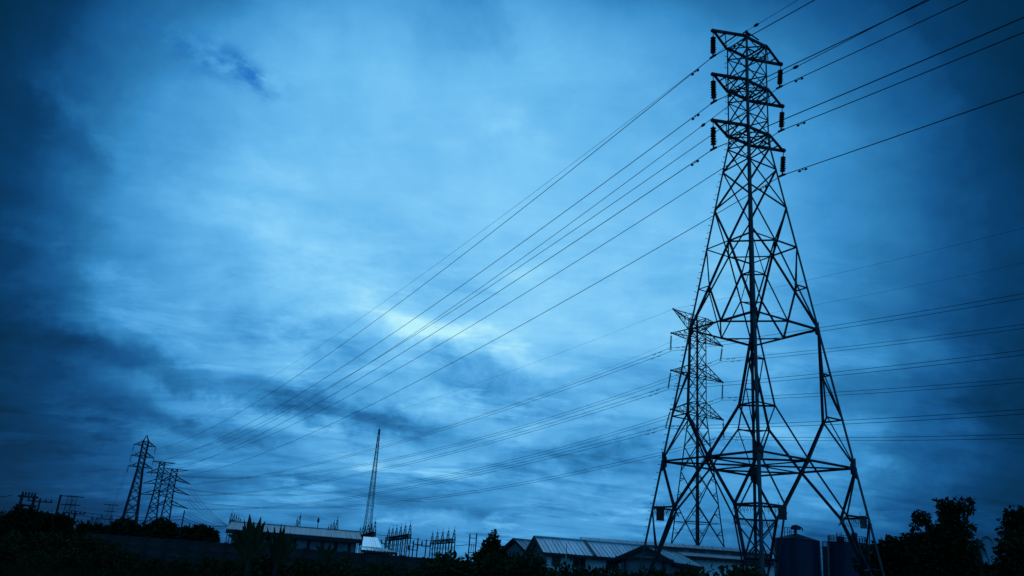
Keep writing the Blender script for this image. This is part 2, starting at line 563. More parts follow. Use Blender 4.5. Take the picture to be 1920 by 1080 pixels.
class Frame:
    """a four-legged lattice: corner(k, z), point on a face, outward normals"""

    def __init__(s, x, y, yaw, hw):
        s.x, s.y, s.yaw, s.hw = x, y, yaw, hw

    def c(s, k, z):
        a = ANG[k] + s.yaw
        h = s.hw(z)
        return Vector((s.x + h * math.cos(a), s.y + h * math.sin(a), z))

    def p(s, f, t, z):
        return lerp(s.c(f[0], z), s.c(f[1], z), t)

    def n(s, f):
        a = {'LF': -3 * math.pi / 4, 'FR': -math.pi / 4, 'RB': math.pi / 4, 'BL': 3 * math.pi / 4}[f] + s.yaw
        return Vector((math.cos(a), math.sin(a), 0))


BW = 1.0


def brace(fr, f, a, b, w, root, m, name='brace', lay=0, t=None):
    n = fr.n(f)
    a, b = Vector(a), Vector(b)
    d = (b - a).normalized()
    u = d.cross(n)
    off = -n * (0.004 + lay * (w * .16 + .006))
    mb = MB()
    w *= BW
    mb.ell(a + off - u * w / 2, b + off - u * w / 2, u, -n, w, t or max(.010, w * .14))
    return mb.build(name, m, root)


def strut(a, b, w, root, m, name='strut', up=(0, 0, 1)):
    a, b = Vector(a), Vector(b)
    d = (b - a).normalized()
    up = Vector(up)
    s_ = d.cross(up)
    w *= BW
    mb = MB()
    mb.ell(a - s_ * w / 2, b - s_ * w / 2, s_, -up, w, max(.012, w * .14))
    return mb.build(name, m, root)


def zz(v):
    return v + EYE


L1, L2, L3, P3, P4, P5 = map(zz, (36.03, 32.56, 29.03, 28.08, 26.38, 23.59))
P6, P7, P8, P9, P10, P11, P12, P13 = map(zz, (20.84, 18.10, 15.39, 12.52, 9.84, 7.07, 4.32, 1.58))
FOOT = 0.12


def hw_main(z):
    return max(1.335, 1.751 + .196 * (zz(26.38) - z))


TW = Frame(TX, TY, YAW, hw_main)
root = thing('transmission_tower', (TX, TY, 0), 'tall dark steel lattice tower with splayed legs, nearest and largest of the pylons', 'pylon')
for k in 'FRBL':
    nb = {'F': ('LF', 'FR'), 'R': ('FR', 'RB'), 'B': ('RB', 'BL'), 'L': ('BL', 'LF')}[k]
    mb = MB()
    zs = [FOOT, P11, P8, P5, zz(28.5), L1 + .1]
    ws = [.145, .14, .13, .12, .11]
    for i in range(5):
        a, b = TW.c(k, zs[i]), TW.c(k, zs[i + 1])
        n1, n2 = TW.n(nb[0]), TW.n(nb[1])
        # flanges lie in the two faces meeting at this leg
        mb.ell(a, b, -n2, -n1, ws[i], .024)
    leg = mb.build('leg', LEGST, root)
    fb = TW.c(k, 0)
    MB().box((fb.x, fb.y, .06), 1.0, 1.0, .5, YAW).build('footing', CONC, root)
# cage and waist: crossed bracing
cage = [L1, L1 - .26 * 3.47, L1 - .70 * 3.47, L2, L2 - .26 * 3.53, L2 - .70 * 3.53, L3, P3, P4, P5]
for i in range(len(cage) - 1):
    za, zb = cage[i], cage[i + 1]
    w = .075 if i < 7 else .10
    for f in FACES:
        brace(TW, f, TW.c(f[0], za), TW.c(f[1], zb), w, root, STEEL, lay=0)
        brace(TW, f, TW.c(f[1], za), TW.c(f[0], zb), w, root, STEEL, lay=1)
for z in (L1, L2, L3):
    for f in FACES:
        if f in ('FR', 'BL'):      # the arm chords run straight through the body along these faces
            o_ = -TW.n(f) * .09
            MB().bar(TW.c(f[0], z) + o_, TW.c(f[1], z) + o_, .13, .17).build('arm_chord', STEEL, root)
        else:
            brace(TW, f, TW.c(f[0], z), TW.c(f[1], z), .09, root, STEEL, 'horizontal_strut', lay=2)
            brace(TW, f, TW.c(f[0], z + .0) - Vector((0, 0, .24)), TW.c(f[1], z) - Vector((0, 0, .24)), .07, root, STEEL, 'horizontal_strut', lay=2)
    strut(TW.p('LF', .5, z), TW.p('RB', .5, z), .07, root, STEEL, 'plan_brace')
# waist to first belt
for f in FACES:
    a, b = f
    m6, m8, m11 = TW.p(f, .5, P6), TW.p(f, .5, P8), TW.p(f, .5, P11)
    for k, s in ((a, 0), (b, 1)):
        def T(t, z):
            return TW.p(f, t if s == 0 else 1 - t, z)
        brace(TW, f, TW.c(k, P5), m6, .105, root, STEEL)
        brace(TW, f, TW.c(k, P6), m6, .085, root, STEEL, 'horizontal_strut')
        brace(TW, f, m6, TW.c(k, P8), .115, root, STEEL, lay=1)
        d = lerp(m6, TW.c(k, P8), (P6 - P7) / (P6 - P8))
        brace(TW, f, TW.c(k, P7), d, .07, root, STEEL, 'redundant_brace', lay=2)
        brace(TW, f, TW.c(k, P6), d, .06, root, STEEL, 'redundant_brace', lay=2)
        brace(TW, f, d, m8, .095, root, STEEL)
        brace(TW, f, TW.c(k, P8), m8, .12, root, STEEL, 'horizontal_strut')
        # first belt to second belt
        nn, oo = T(.20, P10), T(.10, P9)
        brace(TW, f, TW.c(k, P8), nn, .12, root, STEEL, lay=1)
        brace(TW, f, nn, m11, .12, root, STEEL, lay=1)
        brace(TW, f, TW.c(k, P9), oo, .07, root, STEEL, 'redundant_brace', lay=2)
        brace(TW, f, oo, TW.c(k, P10), .08, root, STEEL, 'redundant_brace', lay=2)
        brace(TW, f, TW.c(k, P10), nn, .08, root, STEEL, 'redundant_brace', lay=2)
        brace(TW, f, nn, TW.c(k, P11), .08, root, STEEL, 'redundant_brace')
        brace(TW, f, TW.c(k, P11), m11, .12, root, STEEL, 'horizontal_strut')
        # second belt to foot
        mm, qq = T(.22, P12), T(.13, P13)
        brace(TW, f, m11, mm, .13, root, STEEL, lay=1)
        brace(TW, f, TW.c(k, P11), mm, .12, root, STEEL)
        brace(TW, f, TW.c(k, P12), mm, .10, root, STEEL, 'horizontal_strut')
        brace(TW, f, mm, qq, .13, root, STEEL, lay=1)
        brace(TW, f, TW.c(k, P12), qq, .07, root, STEEL, 'redundant_brace')
        brace(TW, f, TW.c(k, P13), qq, .08, root, STEEL, 'redundant_brace', lay=2)
        brace(TW, f, qq, TW.c(k, FOOT + .1), .10, root, STEEL)
# belts tied across the plan, and ties between the two faces beside each leg
for z in (P6, P8, P11):
    for i in range(4):
        strut(TW.p(FACES[i], .5, z), TW.p(FACES[(i + 1) % 4], .5, z), .09 if z != P11 else .11, root, STEEL, 'plan_brace')
ctr = Vector((TX, TY, P11))
for k in 'LR':
    strut(TW.c(k, P11), ctr, .10, root, STEEL, 'plan_brace')
for f in FACES:
    strut(TW.p(f, .5, P11 - .02), ctr, .08, root, STEEL, 'plan_brace')
for k, f1, f2 in (('F', 'LF', 'FR'), ('R', 'FR', 'RB'), ('B', 'RB', 'BL'), ('L', 'BL', 'LF')):
    def near(f, t, z):
        return TW.p(f, t if f[0] == k else 1 - t, z)
    d1 = lerp(TW.p(f1, .5, P6), TW.c(k, P8), (P6 - P7) / (P6 - P8))
    d2 = lerp(TW.p(f2, .5, P6), TW.c(k, P8), (P6 - P7) / (P6 - P8))
    strut(d1, d2, .07, root, STEEL, 'tie')
    for t, z, w in ((.10, P9, .07), (.20, P10, .09), (.22, P12, .10), (.13, P13, .10)):
        strut(near(f1, t, z), near(f2, t, z), w, root, STEEL, 'tie')
    strut(near(f1, .22, P12), near(f2, .13, P13), .07, root, STEEL, 'tie')
    strut(near(f2, .22, P12 - .03), near(f1, .13, P13), .07, root, STEEL, 'tie')
    # anti-climbing guard: short spikes standing out from the ring at the lower belt
    mb = MB()
    a, b, c3 = near(f1, .22, P12), near(f2, .22, P12), TW.c(k, P12)
    for p0, p1, nrm in ((a, b, None), (c3, a, TW.n(f1)), (c3, b, TW.n(f2))):
        for i in range(1, 15):
            q = lerp(p0, p1, i / 15)
            o = (nrm if nrm is not None else -(Vector((c3.x - TX, c3.y - TY, 0)).normalized()))
            mb.bar(q, q + o * .22 + Vector((0, 0, -.42)) + Vector((.02 * math.sin(i * 7), .02 * math.cos(i * 5), 0)), .018)
    sp = mb.build('anti_climb_spikes', STEEL, root)
    sp['kind'] = 'stuff'
    # gusset plates where the bracing meets the leg
    for f in (f1, f2):
        for z, s in ((P8, .5), (P11, .62)):
            n = TW.n(f)
            q0 = near(f, .0, z)
            q1 = near(f, .055 if z == P8 else .05, z)
            mb = MB()
            e = (q1 - q0)
            up = Vector((0, 0, 1))
            mb.poly_prism([q0 + up * s - n * .03, q0 - up * s - n * .03, q1 - up * s * .45 - n * .03, q1 + up * s * .45 - n * .03], n, .014)
            mb.build('gusset_plate', STEEL, root)
# step bolts up the left leg
mb = MB()
z, i = 4.0, 0
while z < L1 - .3:
    q = TW.c('L', z)
    o = -TW.n('RB') if i % 2 else -TW.n('FR')
    mb.bar(q, q + o * .20, .024)
    mb.bar(q + o * .20, q + o * .215, .045)
    z += .46
    i += 1
sb = mb.build('step_bolts', STEEL, root)
sb['kind'] = 'stuff'
# peak bracket that carries the shield wire
ft = TW.c('F', L1)
mb = MB()
mb.bar(ft + Vector((0, 0, -.05)), ft + Vector((0, 0, .42)), .14)
mb.bar(ft + ARMV * .30 + Vector((0, 0, .1)), ft + Vector((0, 0, .40)), .10)
mb.bar(ft - ARMV * .28 + Vector((0, 0, .12)), ft + Vector((0, 0, .40)), .10)
mb.bar(ft + Vector((0, 0, .33)), lerp(ft, TW.c('R', L1), .62) + Vector((0, 0, .16)), .07)
mb.build('peak_bracket', STEEL, root)


def flat_arm(fr, sgn, z, ln, root):
    """flat triangular cross arm: two heavy chords to the tip with cross pieces"""
    ka, kb = ('L', 'F') if sgn > 0 else ('R', 'B')
    tip = Vector((fr.x, fr.y, z)) + ARMV * (sgn * ln)
    a, b = fr.c(ka, z), fr.c(kb, z)
    mb = MB()
    arm = None
    up = Vector((0, 0, 1))
    mb.bar(a, tip - ARMV * sgn * .1, .12, .15)
    mb.bar(b + up * .0, tip + ARMV * sgn * .16, .14, .18)
    mb.box(tip + up * .02, .26, .22, .17, NARM)
    arm = mb.build('cross_arm', STEEL, root)
    for t in (.36, .70):
        q = MB().bar(lerp(tip, a, t) - up * .05, lerp(tip, b, t) - up * .05, .07)
        q.build('arm_brace', STEEL, arm)
    q = MB().bar(lerp(tip, b, .36) - up * .09, lerp(tip, a, .98) - up * .09, .06)
    q.build('arm_brace', STEEL, arm)
    return tip


TIPS = {}
for nm, z, a, b in (('1', L1, 3.13, 3.41), ('2', L2, 3.17, 3.40), ('3', L3, 3.21, 3.35)):
    TIPS['L' + nm] = flat_arm(TW, 1, z, a, root)
    TIPS['R' + nm] = flat_arm(TW, -1, z, b, root)


# sign plates wired to the guard ring
def sign_plate(px, py, k, w, h, m):
    c = at(px, py, math.hypot(*(TW.c(k, P12).xy)))
    to = Vector((-c.x, -c.y, 0)).normalized()
    rz = math.atan2(to.y, to.x) + math.pi / 2
    mb = MB().box(c, w, .012, h, rz)
    mb.bar(c + Vector((0, 0, h / 2)) - to.cross(Vector((0, 0, 1))) * w * .45, c + Vector((0, 0, h / 2 + .16)) - to.cross(Vector((0, 0, 1))) * w * .45, .02)
    mb.bar(c + Vector((0, 0, h / 2)) + to.cross(Vector((0, 0, 1))) * w * .45, c + Vector((0, 0, h / 2 + .16)) + to.cross(Vector((0, 0, 1))) * w * .45, .02)
    return mb.build('warning_plate', m, root)


sign_plate(1238, 963, 'L', .46, .82, SIGN)['label'] = 'dark plate hanging inside the outer leg'
sign_plate(1467, 961, 'F', .42, .72, SIGN)
sign_plate(1619, 979, 'R', .36, .70, SIGNP)['label'] = 'paler plate on the far leg'
cb = TW.c('L', P12)
c0 = at(1239, 951, math.hypot(cb.x, cb.y))
MB().bar(at(1224, 951.5, math.hypot(cb.x, cb.y)), at(1248, 951.5, math.hypot(cb.x, cb.y)), .05, .16).build('plate_bracket', STEEL, root)

# ------------------------------------------------------------------ second tower
T2X, T2Y, YAW2 = 35.05, 150.0, math.radians(-15.29)
Q = {k: zz(v) for k, v in dict(T=47.56, A1u=45.44, A1=43.43, A2u=38.57, A2=36.45, A3u=31.57, A3=29.37, b1=26.69, b2=23.63, b3=19.24,
                               b4=13.62, b5=6.66).items()}
Q['A12'] = (Q['A1'] + Q['A2u']) / 2
Q['A23'] = (Q['A2'] + Q['A3u']) / 2


def hw_two(z):
    return 1.65 if z > Q['A3'] else 1.65 + 2.9 * (Q['A3'] - z) / (Q['A3'] - Q['b5'])


T2 = Frame(T2X, T2Y, YAW2, hw_two)
root2 = thing('transmission_tower', (T2X, T2Y, 0), 'lattice pylon with horned top standing behind the legs of the largest tower', 'pylon')
for k in 'FRBL':
    nb = {'F': ('LF', 'FR'), 'R': ('FR', 'RB'), 'B': ('RB', 'BL'), 'L': ('BL', 'LF')}[k]
    mb = MB()
    zs = [0.1, Q['b4'], Q['A3'], Q['T'] + .05]
    for i, w in enumerate((.26, .24, .20)):
        mb.ell(T2.c(k, zs[i]), T2.c(k, zs[i + 1]), -T2.n(nb[1]), -T2.n(nb[0]), w, .03)
    mb.build('leg', STEEL2, root2)
lev = ['T', 'A1u', 'A1', 'A12', 'A2u', 'A2', 'A23', 'A3u', 'A3', 'b1', 'b2', 'b3', 'b4', 'b5']
for i in range(len(lev)):
    za = Q[lev[i]]
    zb = Q[lev[i + 1]] if i + 1 < len(lev) else .15
    w = .10 if i < 8 else .13
    for f in FACES:
        brace(T2, f, T2.c(f[0], za), T2.c(f[1], zb), w, root2, STEEL2, lay=0)
        brace(T2, f, T2.c(f[1], za), T2.c(f[0], zb), w, root2, STEEL2, lay=1)
        if lev[i] in ('T', 'A1u', 'A1', 'A2u', 'A2', 'A3u', 'A3'):
            brace(T2, f, T2.c(f[0], za), T2.c(f[1], za), .12, root2, STEEL2, 'horizontal_strut', lay=2)
        if lev[i] in ('b3', 'b4', 'b5'):
            # secondary members of the big lower panels
            wa, wb = T2.hw(za), T2.hw(zb)
            zc = za + (zb - za) * wa / (wa + wb)
            mid = T2.p(f, .5, zc)
            if lev[i] == 'b4':
                brace(T2, f, T2.c(f[0], zc), mid, .09, root2, STEEL2, 'horizontal_strut', lay=2)
                brace(T2, f, mid, T2.c(f[1], zc), .09, root2, STEEL2, 'horizontal_strut', lay=2)
            rb = MB()
            for kk in (0, 1):
                for zt in (za, zb):
                    corner = T2.c(f[kk], zt)
                    h = lerp(corner, mid, .5)
                    lg = T2.c(f[kk], h.z)
                    lg2 = T2.c(f[kk], (h.z + zc) / 2)
                    rb.bar(h, lg, .06)
                    rb.bar(h, lg2, .06)
            rb.build('redundant_braces', STEEL2, root2)['kind'] = 'stuff'
for i in range(4):
    za, zb = Q['b4'], Q['b5']
    zc = za + (zb - za) * T2.hw(za) / (T2.hw(za) + T2.hw(zb))
    strut(T2.p(FACES[i], .5, zc), T2.p(FACES[(i + 1) % 4], .5, zc), .09, root2, STEEL2, 'plan_brace')
ARM2 = Vector((math.cos(NARM + YAW2 - YAW), math.sin(NARM + YAW2 - YAW), 0))
TIPS2 = {}


def pyramid_arm(fr, axis, sgn, zl, zu, ln, root, m, armv, name='cross_arm', w=.13, tipz=None, panels=3):
    """lower chords level, upper chords sloping to the tip, laced between"""
    ka, kb = ('L', 'F') if sgn > 0 else ('R', 'B')
    tip = Vector((axis[0], axis[1], zl if tipz is None else tipz)) + armv * (sgn * ln)
    arm = MB()
    lo = [fr.c(ka, zl), fr.c(kb, zl)]
    hi = [fr.c(ka, zu), fr.c(kb, zu)]
    for q in lo + hi:
        arm.bar(q, tip, w)
    arm.box(tip, .25, .25, .3)
    a = arm.build(name, m, root)
    lac = MB()
    for i in range(1, panels + 1):
        t0, t1 = (i - 1) / (panels + 1), i / (panels + 1)
        for s in (0, 1):
            lac.bar(lerp(lo[s], tip, t1), lerp(hi[s], tip, t1), w * .5)
            lac.bar(lerp(lo[s], tip, t0), lerp(hi[s], tip, t1), w * .5)
        lac.bar(lerp(lo[0], tip, t1), lerp(lo[1], tip, t1), w * .5)
        lac.bar(lerp(lo[0], tip, t0), lerp(lo[1], tip, t1), w * .5)
        lac.bar(lerp(hi[0], tip, t1), lerp(hi[1], tip, t1), w * .5)
    lac.build('arm_lacing', m, a)['kind'] = 'stuff'
    return tip


for i in '123':
    for s, c in ((1, 'L'), (-1, 'R')):
        TIPS2[c + i] = pyramid_arm(T2, (T2X, T2Y), s, Q['A' + i], Q['A' + i + 'u'], 6.31, root2, STEEL2, ARM2)
for s, c in ((1, 'L'), (-1, 'R')):
    TIPS2[c + '0'] = pyramid_arm(T2, (T2X, T2Y), s, Q['A1u'], Q['T'], 5.9 if s > 0 else 4.4, root2, STEEL2, ARM2, 'earth_wire_horn', .12, Q['T'] + (.55 if s > 0 else .1))

# ------------------------------------------------------------------ three far pylons
def far_tower(px, dist, label, yaw, cage_w, base_w, ztop, zcage, m, narrow=None):
    p = at(px, 990, dist)
    hc, hb = cage_w / 2 * 1.414, base_w / 2 * 1.414

    def hw(z):
        return hc if z > zcage else hc + (hb - hc) * (zcage - z) / zcage
    fr = Frame(p.x, p.y, yaw, hw)
    rt = thing('transmission_tower', (p.x, p.y, 0), label, 'pylon', None)
    for k in 'FRBL':
        mb = MB()
        mb.bar(fr.c(k, 0), fr.c(k, zcage), .38)
        mb.bar(fr.c(k, zcage), fr.c(k, ztop), .30)
        mb.build('leg', m, rt)
    zs = [ztop]
    while zs[-1] > 2.0:
        zs.append(max(0.0, zs[-1] - 1.25 * max(1.2, hw(zs[-1]) * 1.05)))
    for f in FACES:
        mb = MB()
        for i in range(len(zs) - 1):
            mb.bar(fr.c(f[0], zs[i]), fr.c(f[1], zs[i + 1]), .18)
            mb.bar(fr.c(f[1], zs[i]), fr.c(f[0], zs[i + 1]), .18)
            if i % 3 == 0:
                mb.bar(fr.c(f[0], zs[i]), fr.c(f[1], zs[i]), .15)
        mb.build('bracing_panel', m, rt)
    return fr, rt


def zat(px, py, d):
    return at(px, py, d).z


DA = 318.
ztA = zat(266, 831, DA) + .8
FA, RA = far_tower(239.5, DA, 'far slender pylon with pointed peak and three pairs of arms', YAW, 1.75, 5.9, ztA, zat(258, 880, DA), STEEL2)
pk = MB()
tipA = Vector((FA.x, FA.y, zat(271.5, 815.7, DA)))
for k in 'FRBL':
    pk.bar(FA.c(k, ztA), tipA, .2)
pk.build('peak', STEEL2, RA)
ARMA = {}
for i, (yl, yr) in enumerate(((833, 837), (853.7, 857.4), (873.5, 877.8))):
    zl = (zat(248 - 3 * i, yl, DA) + zat(282 - 3 * i, yr, DA)) / 2
    for s, c in ((1, 'L'), (-1, 'R')):
        ARMA[c + str(i + 1)] = pyramid_arm(FA, (FA.x, FA.y), s, zl, zl + 1.5, 3.5 + .15 * i, RA, STEEL2, ARMV, w=.2, panels=1)
DB, DC = 330., 342.
ZB, ZC = zat(304, 866, DB), zat(327, 879.5, DC)
YB = math.radians(-24.0)
FB, RB_ = far_tower(280, DB, 'far pylon with flat T-shaped top, middle of the three by the tree line', YB, 1.8, 5.4, ZB, zat(292, 920, DB), STEEL2)
FC, RC_ = far_tower(306, DC, 'far pylon with flat T-shaped top beside the slack downleads', YB, 2.1, 4.4, ZC, zat(317, 925, DC), STEEL2)
ARMB = Vector((math.cos(-3 * math.pi / 4 + YB), math.sin(-3 * math.pi / 4 + YB), 0))


def t_beam(fr, rt, z, l, r):
    mb = MB()
    c = Vector((fr.x, fr.y, z))
    for o in (-.45, .45):
        sd_ = ARMB.cross(Vector((0, 0, 1))) * o
        mb.bar(c + ARMB * l + sd_ * .3, c - ARMB * r + sd_ * .3, .22)
        mb.bar(c + ARMB * l + sd_ * .3, c + Vector((0, 0, -.9)) + sd_, .16)
        mb.bar(c - ARMB * r + sd_ * .3, c + Vector((0, 0, -.9)) + sd_, .16)
    mb.build('top_beam', STEEL2, rt)


t_beam(FB, RB_, ZB, 3.2, 4.3)
t_beam(FC, RC_, ZC, 3.4, 4.9)
ARMSB, ARMSC = {}, {}
for i, y in enumerate((887, 907, 928)):
    z = zat(297 - 4 * i, y, DB)
    for s, c, l in ((1, 'L', 4.4 + .5 * i), (-1, 'R', 3.9)):
        ARMSB[c + str(i + 1)] = pyramid_arm(FB, (FB.x, FB.y), s, z, z + 1.6, l, RB_, STEEL2, ARMB, w=.2, panels=1, tipz=z - .2)
for i, (px, py) in enumerate(((352.6, 907.4), (347, 928), (350, 953.7))):
    z = zat(px, py, DC)
    for s, c, l in ((1, 'L', 4.0), (-1, 'R', 6.4 + .35 * i)):
        ARMSC[c + str(i + 1)] = pyramid_arm(FC, (FC.x, FC.y), s, z + .9, z + 2.3, l, RC_, STEEL2, ARMB, w=.22, panels=2, tipz=z)

# ------------------------------------------------------------------ insulator strings
disc_me = None


def insulator(top, bottom, label, ndisc, rad, group, clamp_dir=None, cap=.35, single=False):
    top, bottom = Vector(top), Vector(bottom)
    d = bottom - top
    ln = d.length
    rt = thing('insulator_string', top, label, 'insulator', group)
    rt.rotation_euler = Vector((0, 0, -1)).rotation_difference(d.normalized()).to_euler()
    rt['_o'] = (0, 0, 0)
    body = ln - cap - .28
    pitch = body / ndisc
    mb = MB().tube([(0, 0, .04), (0, 0, -ln + .1)], .03, 6)
    mb.build('link_rod', STEEL, rt)
    prof = [(.04, 0), (.06, -.02 * pitch), (.07, -.26 * pitch), (rad * .72, -.40 * pitch), (rad, -.60 * pitch), (rad * .98, -.74 * pitch), (rad * .5, -.70 * pitch),
            (.05, -.82 * pitch), (.04, -.98 * pitch)]
    if single:
        mb = MB()
        for i in range(ndisc):
            mb.lathe(prof, (0, 0, -cap - i * pitch), 8)
        mb.build('disc_stack', BLACKI, rt, smooth=True)
    else:
        first = MB().lathe(prof, (0, 0, 0), 14).build('disc', BLACKI, rt, smooth=True)
        first.location = (0, 0, -cap)
        for i in range(1, ndisc):
            c = first.copy()
            COL.objects.link(c)
            c.location = (0, 0, -cap - i * pitch)
    cd = Vector(clamp_dir or (1, 0, 0))
    mb = MB()
    mb.bar(Vector((0, 0, -ln + .22)), Vector((0, 0, -ln)), .09)
    mb.bar(Vector((0, 0, -ln)) - cd * .28, Vector((0, 0, -ln)) + cd * .28, .10, .12)
    # arcing horn
    mb.tube([Vector((0, 0, -ln + .2)), Vector((0, 0, -ln + .25)) + cd * -.2, Vector((0, 0, -ln + .55)) + cd * -.32], .014, 5)
    mb.build('suspension_clamp', STEEL, rt)
    return rt


BOT = {}
for c, i, (px, py), txt in (('L', 1, (1336, 106), 'topmost near cross arm'), ('L', 2, (1339, 191), 'middle near cross arm'), ('L', 3, (1338, 279), 'lowest near cross arm'),
                            ('R', 1, (1457.5, 164), 'topmost far cross arm'), ('R', 2, (1461, 245), 'middle far cross arm'), ('R', 3, (1463, 329), 'lowest far cross arm')):
    t = TIPS[c + str(i)]
    d = math.hypot(t.x, t.y)
    b = at(px, py, d)
    b = Vector((t.x * .5 + b.x * .5, t.y * .5 + b.y * .5, b.z))
    t2 = t + Vector((0, 0, -.1))
    insulator(t2, b, f'string of dark discs hanging from the {txt} of the largest tower', 7, .185, 'insulator strings on the largest tower', LINE)
    BOT[c + str(i)] = b
BOT2 = {}
for c, i, (px, py), txt in (('L', 1, (1257.5, 655.5), 'upper near arm'), ('L', 2, (1253, 727), 'middle near arm'), ('L', 3, (1248, 801), 'lower near arm'),
                            ('R', 1, (1351, 676), 'upper far arm'), ('R', 2, (1354, 748), 'middle far arm'), ('R', 3, (1357, 821), 'lower far arm')):
    t = TIPS2[c + str(i)]
    d = math.hypot(t.x, t.y)
    b = at(px, py, d)
    b.z = min(b.z, t.z - 2.4)
    insulator(t + Vector((0, 0, -.1)), b, f'long thin insulator string under the {txt} of the horned pylon', 14, .17, 'insulator strings on the horned pylon', LINE, cap=.4)
    BOT2[c + str(i)] = b
BOTA = {}
for c, w in (('L', 'near side'), ('R', 'far side')):
    for i, lv in ((1, 'top'), (2, 'middle'), (3, 'bottom')):
        t = ARMA[c + str(i)]
        b = t + Vector((0, 0, -2.3))
        insulator(t, b, f'tiny insulator under the {lv} arm of the peaked far pylon, {"outer" if c == "L" else "inner"} side', 7, .2, 'insulators on the peaked far pylon', LINE, single=True)
        BOTA[c + str(i)] = b

# ------------------------------------------------------------------ wires
def curve_pts(A, B, sag, n=48):
    A, B = Vector(A), Vector(B)
    out = []
    for i in range(n + 1):
        t = i / n
        t = t * t * (3 - 2 * t) * .35 + t * .65
        p = lerp(A, B, t)
        p.z -= 4 * sag * t * (1 - t)
        out.append(p)
    return out


def y_at(pts, px):
    prev = None
    for p in pts:
        q = proj(p)
        if q[2] < 1:
            prev = None
            continue
        if prev is not None and (prev[0] - px) * (q[0] - px) <= 0 and prev[0] != q[0]:
            t = (px - prev[0]) / (q[0] - prev[0])
            return prev[1] + (q[1] - prev[1]) * t
        prev = q
    return None


def fit_sag(A, B, px, py, lo=0.2, hi=25.):
    for _ in range(30):
        m = (lo + hi) / 2
        y = y_at(curve_pts(A, B, m), px)
        if y is None or y < py:
            lo = m
        else:
            hi = m
    return (lo + hi) / 2


def fit_far(A, dirv, span, sag, px, py):
    lo, hi = A[2] - 30, A[2] + 30
    for _ in range(30):
        m = (lo + hi) / 2
        B = Vector(A) + Vector(dirv) * span
        B.z = m
        y = y_at(curve_pts(A, B, sag, 160), px)
        if y is None or y > py:
            lo = m
        else:
            hi = m
    B = Vector(A) + Vector(dirv) * span
    B.z = (lo + hi) / 2
    return B


def damper(wire, pts, dist, kind='damper'):
    acc = 0
    for i in range(len(pts) - 1):
        l = (pts[i + 1] - pts[i]).length
        if acc + l >= dist:
            p = lerp(pts[i], pts[i + 1], (dist - acc) / l)
            d = (pts[i + 1] - pts[i]).normalized()
            mb = MB()
            if kind == 'damper':
                mb.bar(p, p + Vector((0, 0, -.12)), .05)
                mb.tube([p + Vector((0, 0, -.12)) - d * .26, p + Vector((0, 0, -.10)), p + Vector((0, 0, -.12)) + d * .26], .016, 5)
                for s in (-1, 1):
                    c = p + Vector((0, 0, -.13)) + d * (.26 * s)
                    mb.tube([c - d * .10, c - d * .05, c + d * .05, c + d * .10], [.045, .075, .075, .045], 8)
                return mb.build('vibration_damper', STEEL, wire)
            if kind == 'lump':
                mb.tube([p - d * .22, p - d * .10, p + d * .10, p + d * .22], [.04, .10, .10, .04], 8)
                return mb.build('wire_clamp', STEEL, wire)
        acc += l


def wire(A, B, sag, r, label, group, name='power_line', n=48, dampers=(), m=None):
    pts = curve_pts(A, B, sag, n)
    o = MB().tube(pts, r, 5).build(name, m or WIRE, None, origin=A)
    tag(o, label, 'wire', group)
    for d, kd in dampers:
        damper(o, pts, d, kd)
    return o


GL = 'wires from the largest tower to the peaked far pylon'
GR = 'wires from the largest tower out past the camera'
OPG = Vector((TX, TY, L2 - .12))
thru = {'L1': (700, 604), 'R1': (759, 640), 'L2': (714.4, 640), 'R2': (835, 640), 'L3': (789, 640), 'R3': (922.5, 640)}
nmv = {'L1': 'near-side top conductor', 'L2': 'near-side middle conductor', 'L3': 'near-side bottom conductor',
       'R1': 'far-side top conductor', 'R2': 'far-side middle conductor', 'R3': 'far-side bottom conductor'}
for k, (px, py) in thru.items():
    A, B = BOT[k], BOTA[k]
    s = fit_sag(A, B, px, py)
    wire(A, B, s, .027, f'{nmv[k]} sweeping from the largest tower down to the peaked far pylon', GL, dampers=((1.75, 'damper'),), n=60)
thr = {'L1': (1527, 0), 'L2': (1742, 0), 'L3': (1919, 33), 'R1': (1813.6, 0), 'R2': (1919, 61), 'R3': (1919, 173)}
for k, (px, py) in thr.items():
    A = BOT[k]
    B = fit_far(A, -LINE, 260, 5.0, px, py)
    wire(A, B, 5.0, .030, f'{nmv[k]} running from the largest tower up out of the top right', GR, dampers=((1.75, 'damper'),), n=160)
EW = ft + Vector((0, 0, .40))
s = fit_sag(EW, tipA, 700, 580)
wire(EW, tipA, s, .014, 'thin shield wire from the largest tower peak to the far pylon peak', GL, 'earth_wire', 60)
B = fit_far(EW, -LINE, 260, 4, 1495.6, 0)
wire(EW, B, 4, .016, 'thin shield wire rising from the largest tower peak out of frame', GR, 'earth_wire', 160, ((.9, 'lump'),))
s = fit_sag(OPG, Vector((FA.x, FA.y, ARMA['L2'].z)), 754.5, 640)
wire(OPG, Vector((FA.x, FA.y, ARMA['L2'].z)), s, .024, 'cable through the middle of the largest tower towards the far pylons', GL, 'communication_cable', 60, ((4.4, 'lump'),))
B = fit_far(OPG, -LINE, 260, 5, 1736, 0)
wire(OPG, B, 5, .024, 'cable through the middle of the largest tower running out top right', GR, 'communication_cable', 160, ((4.2, 'lump'),))

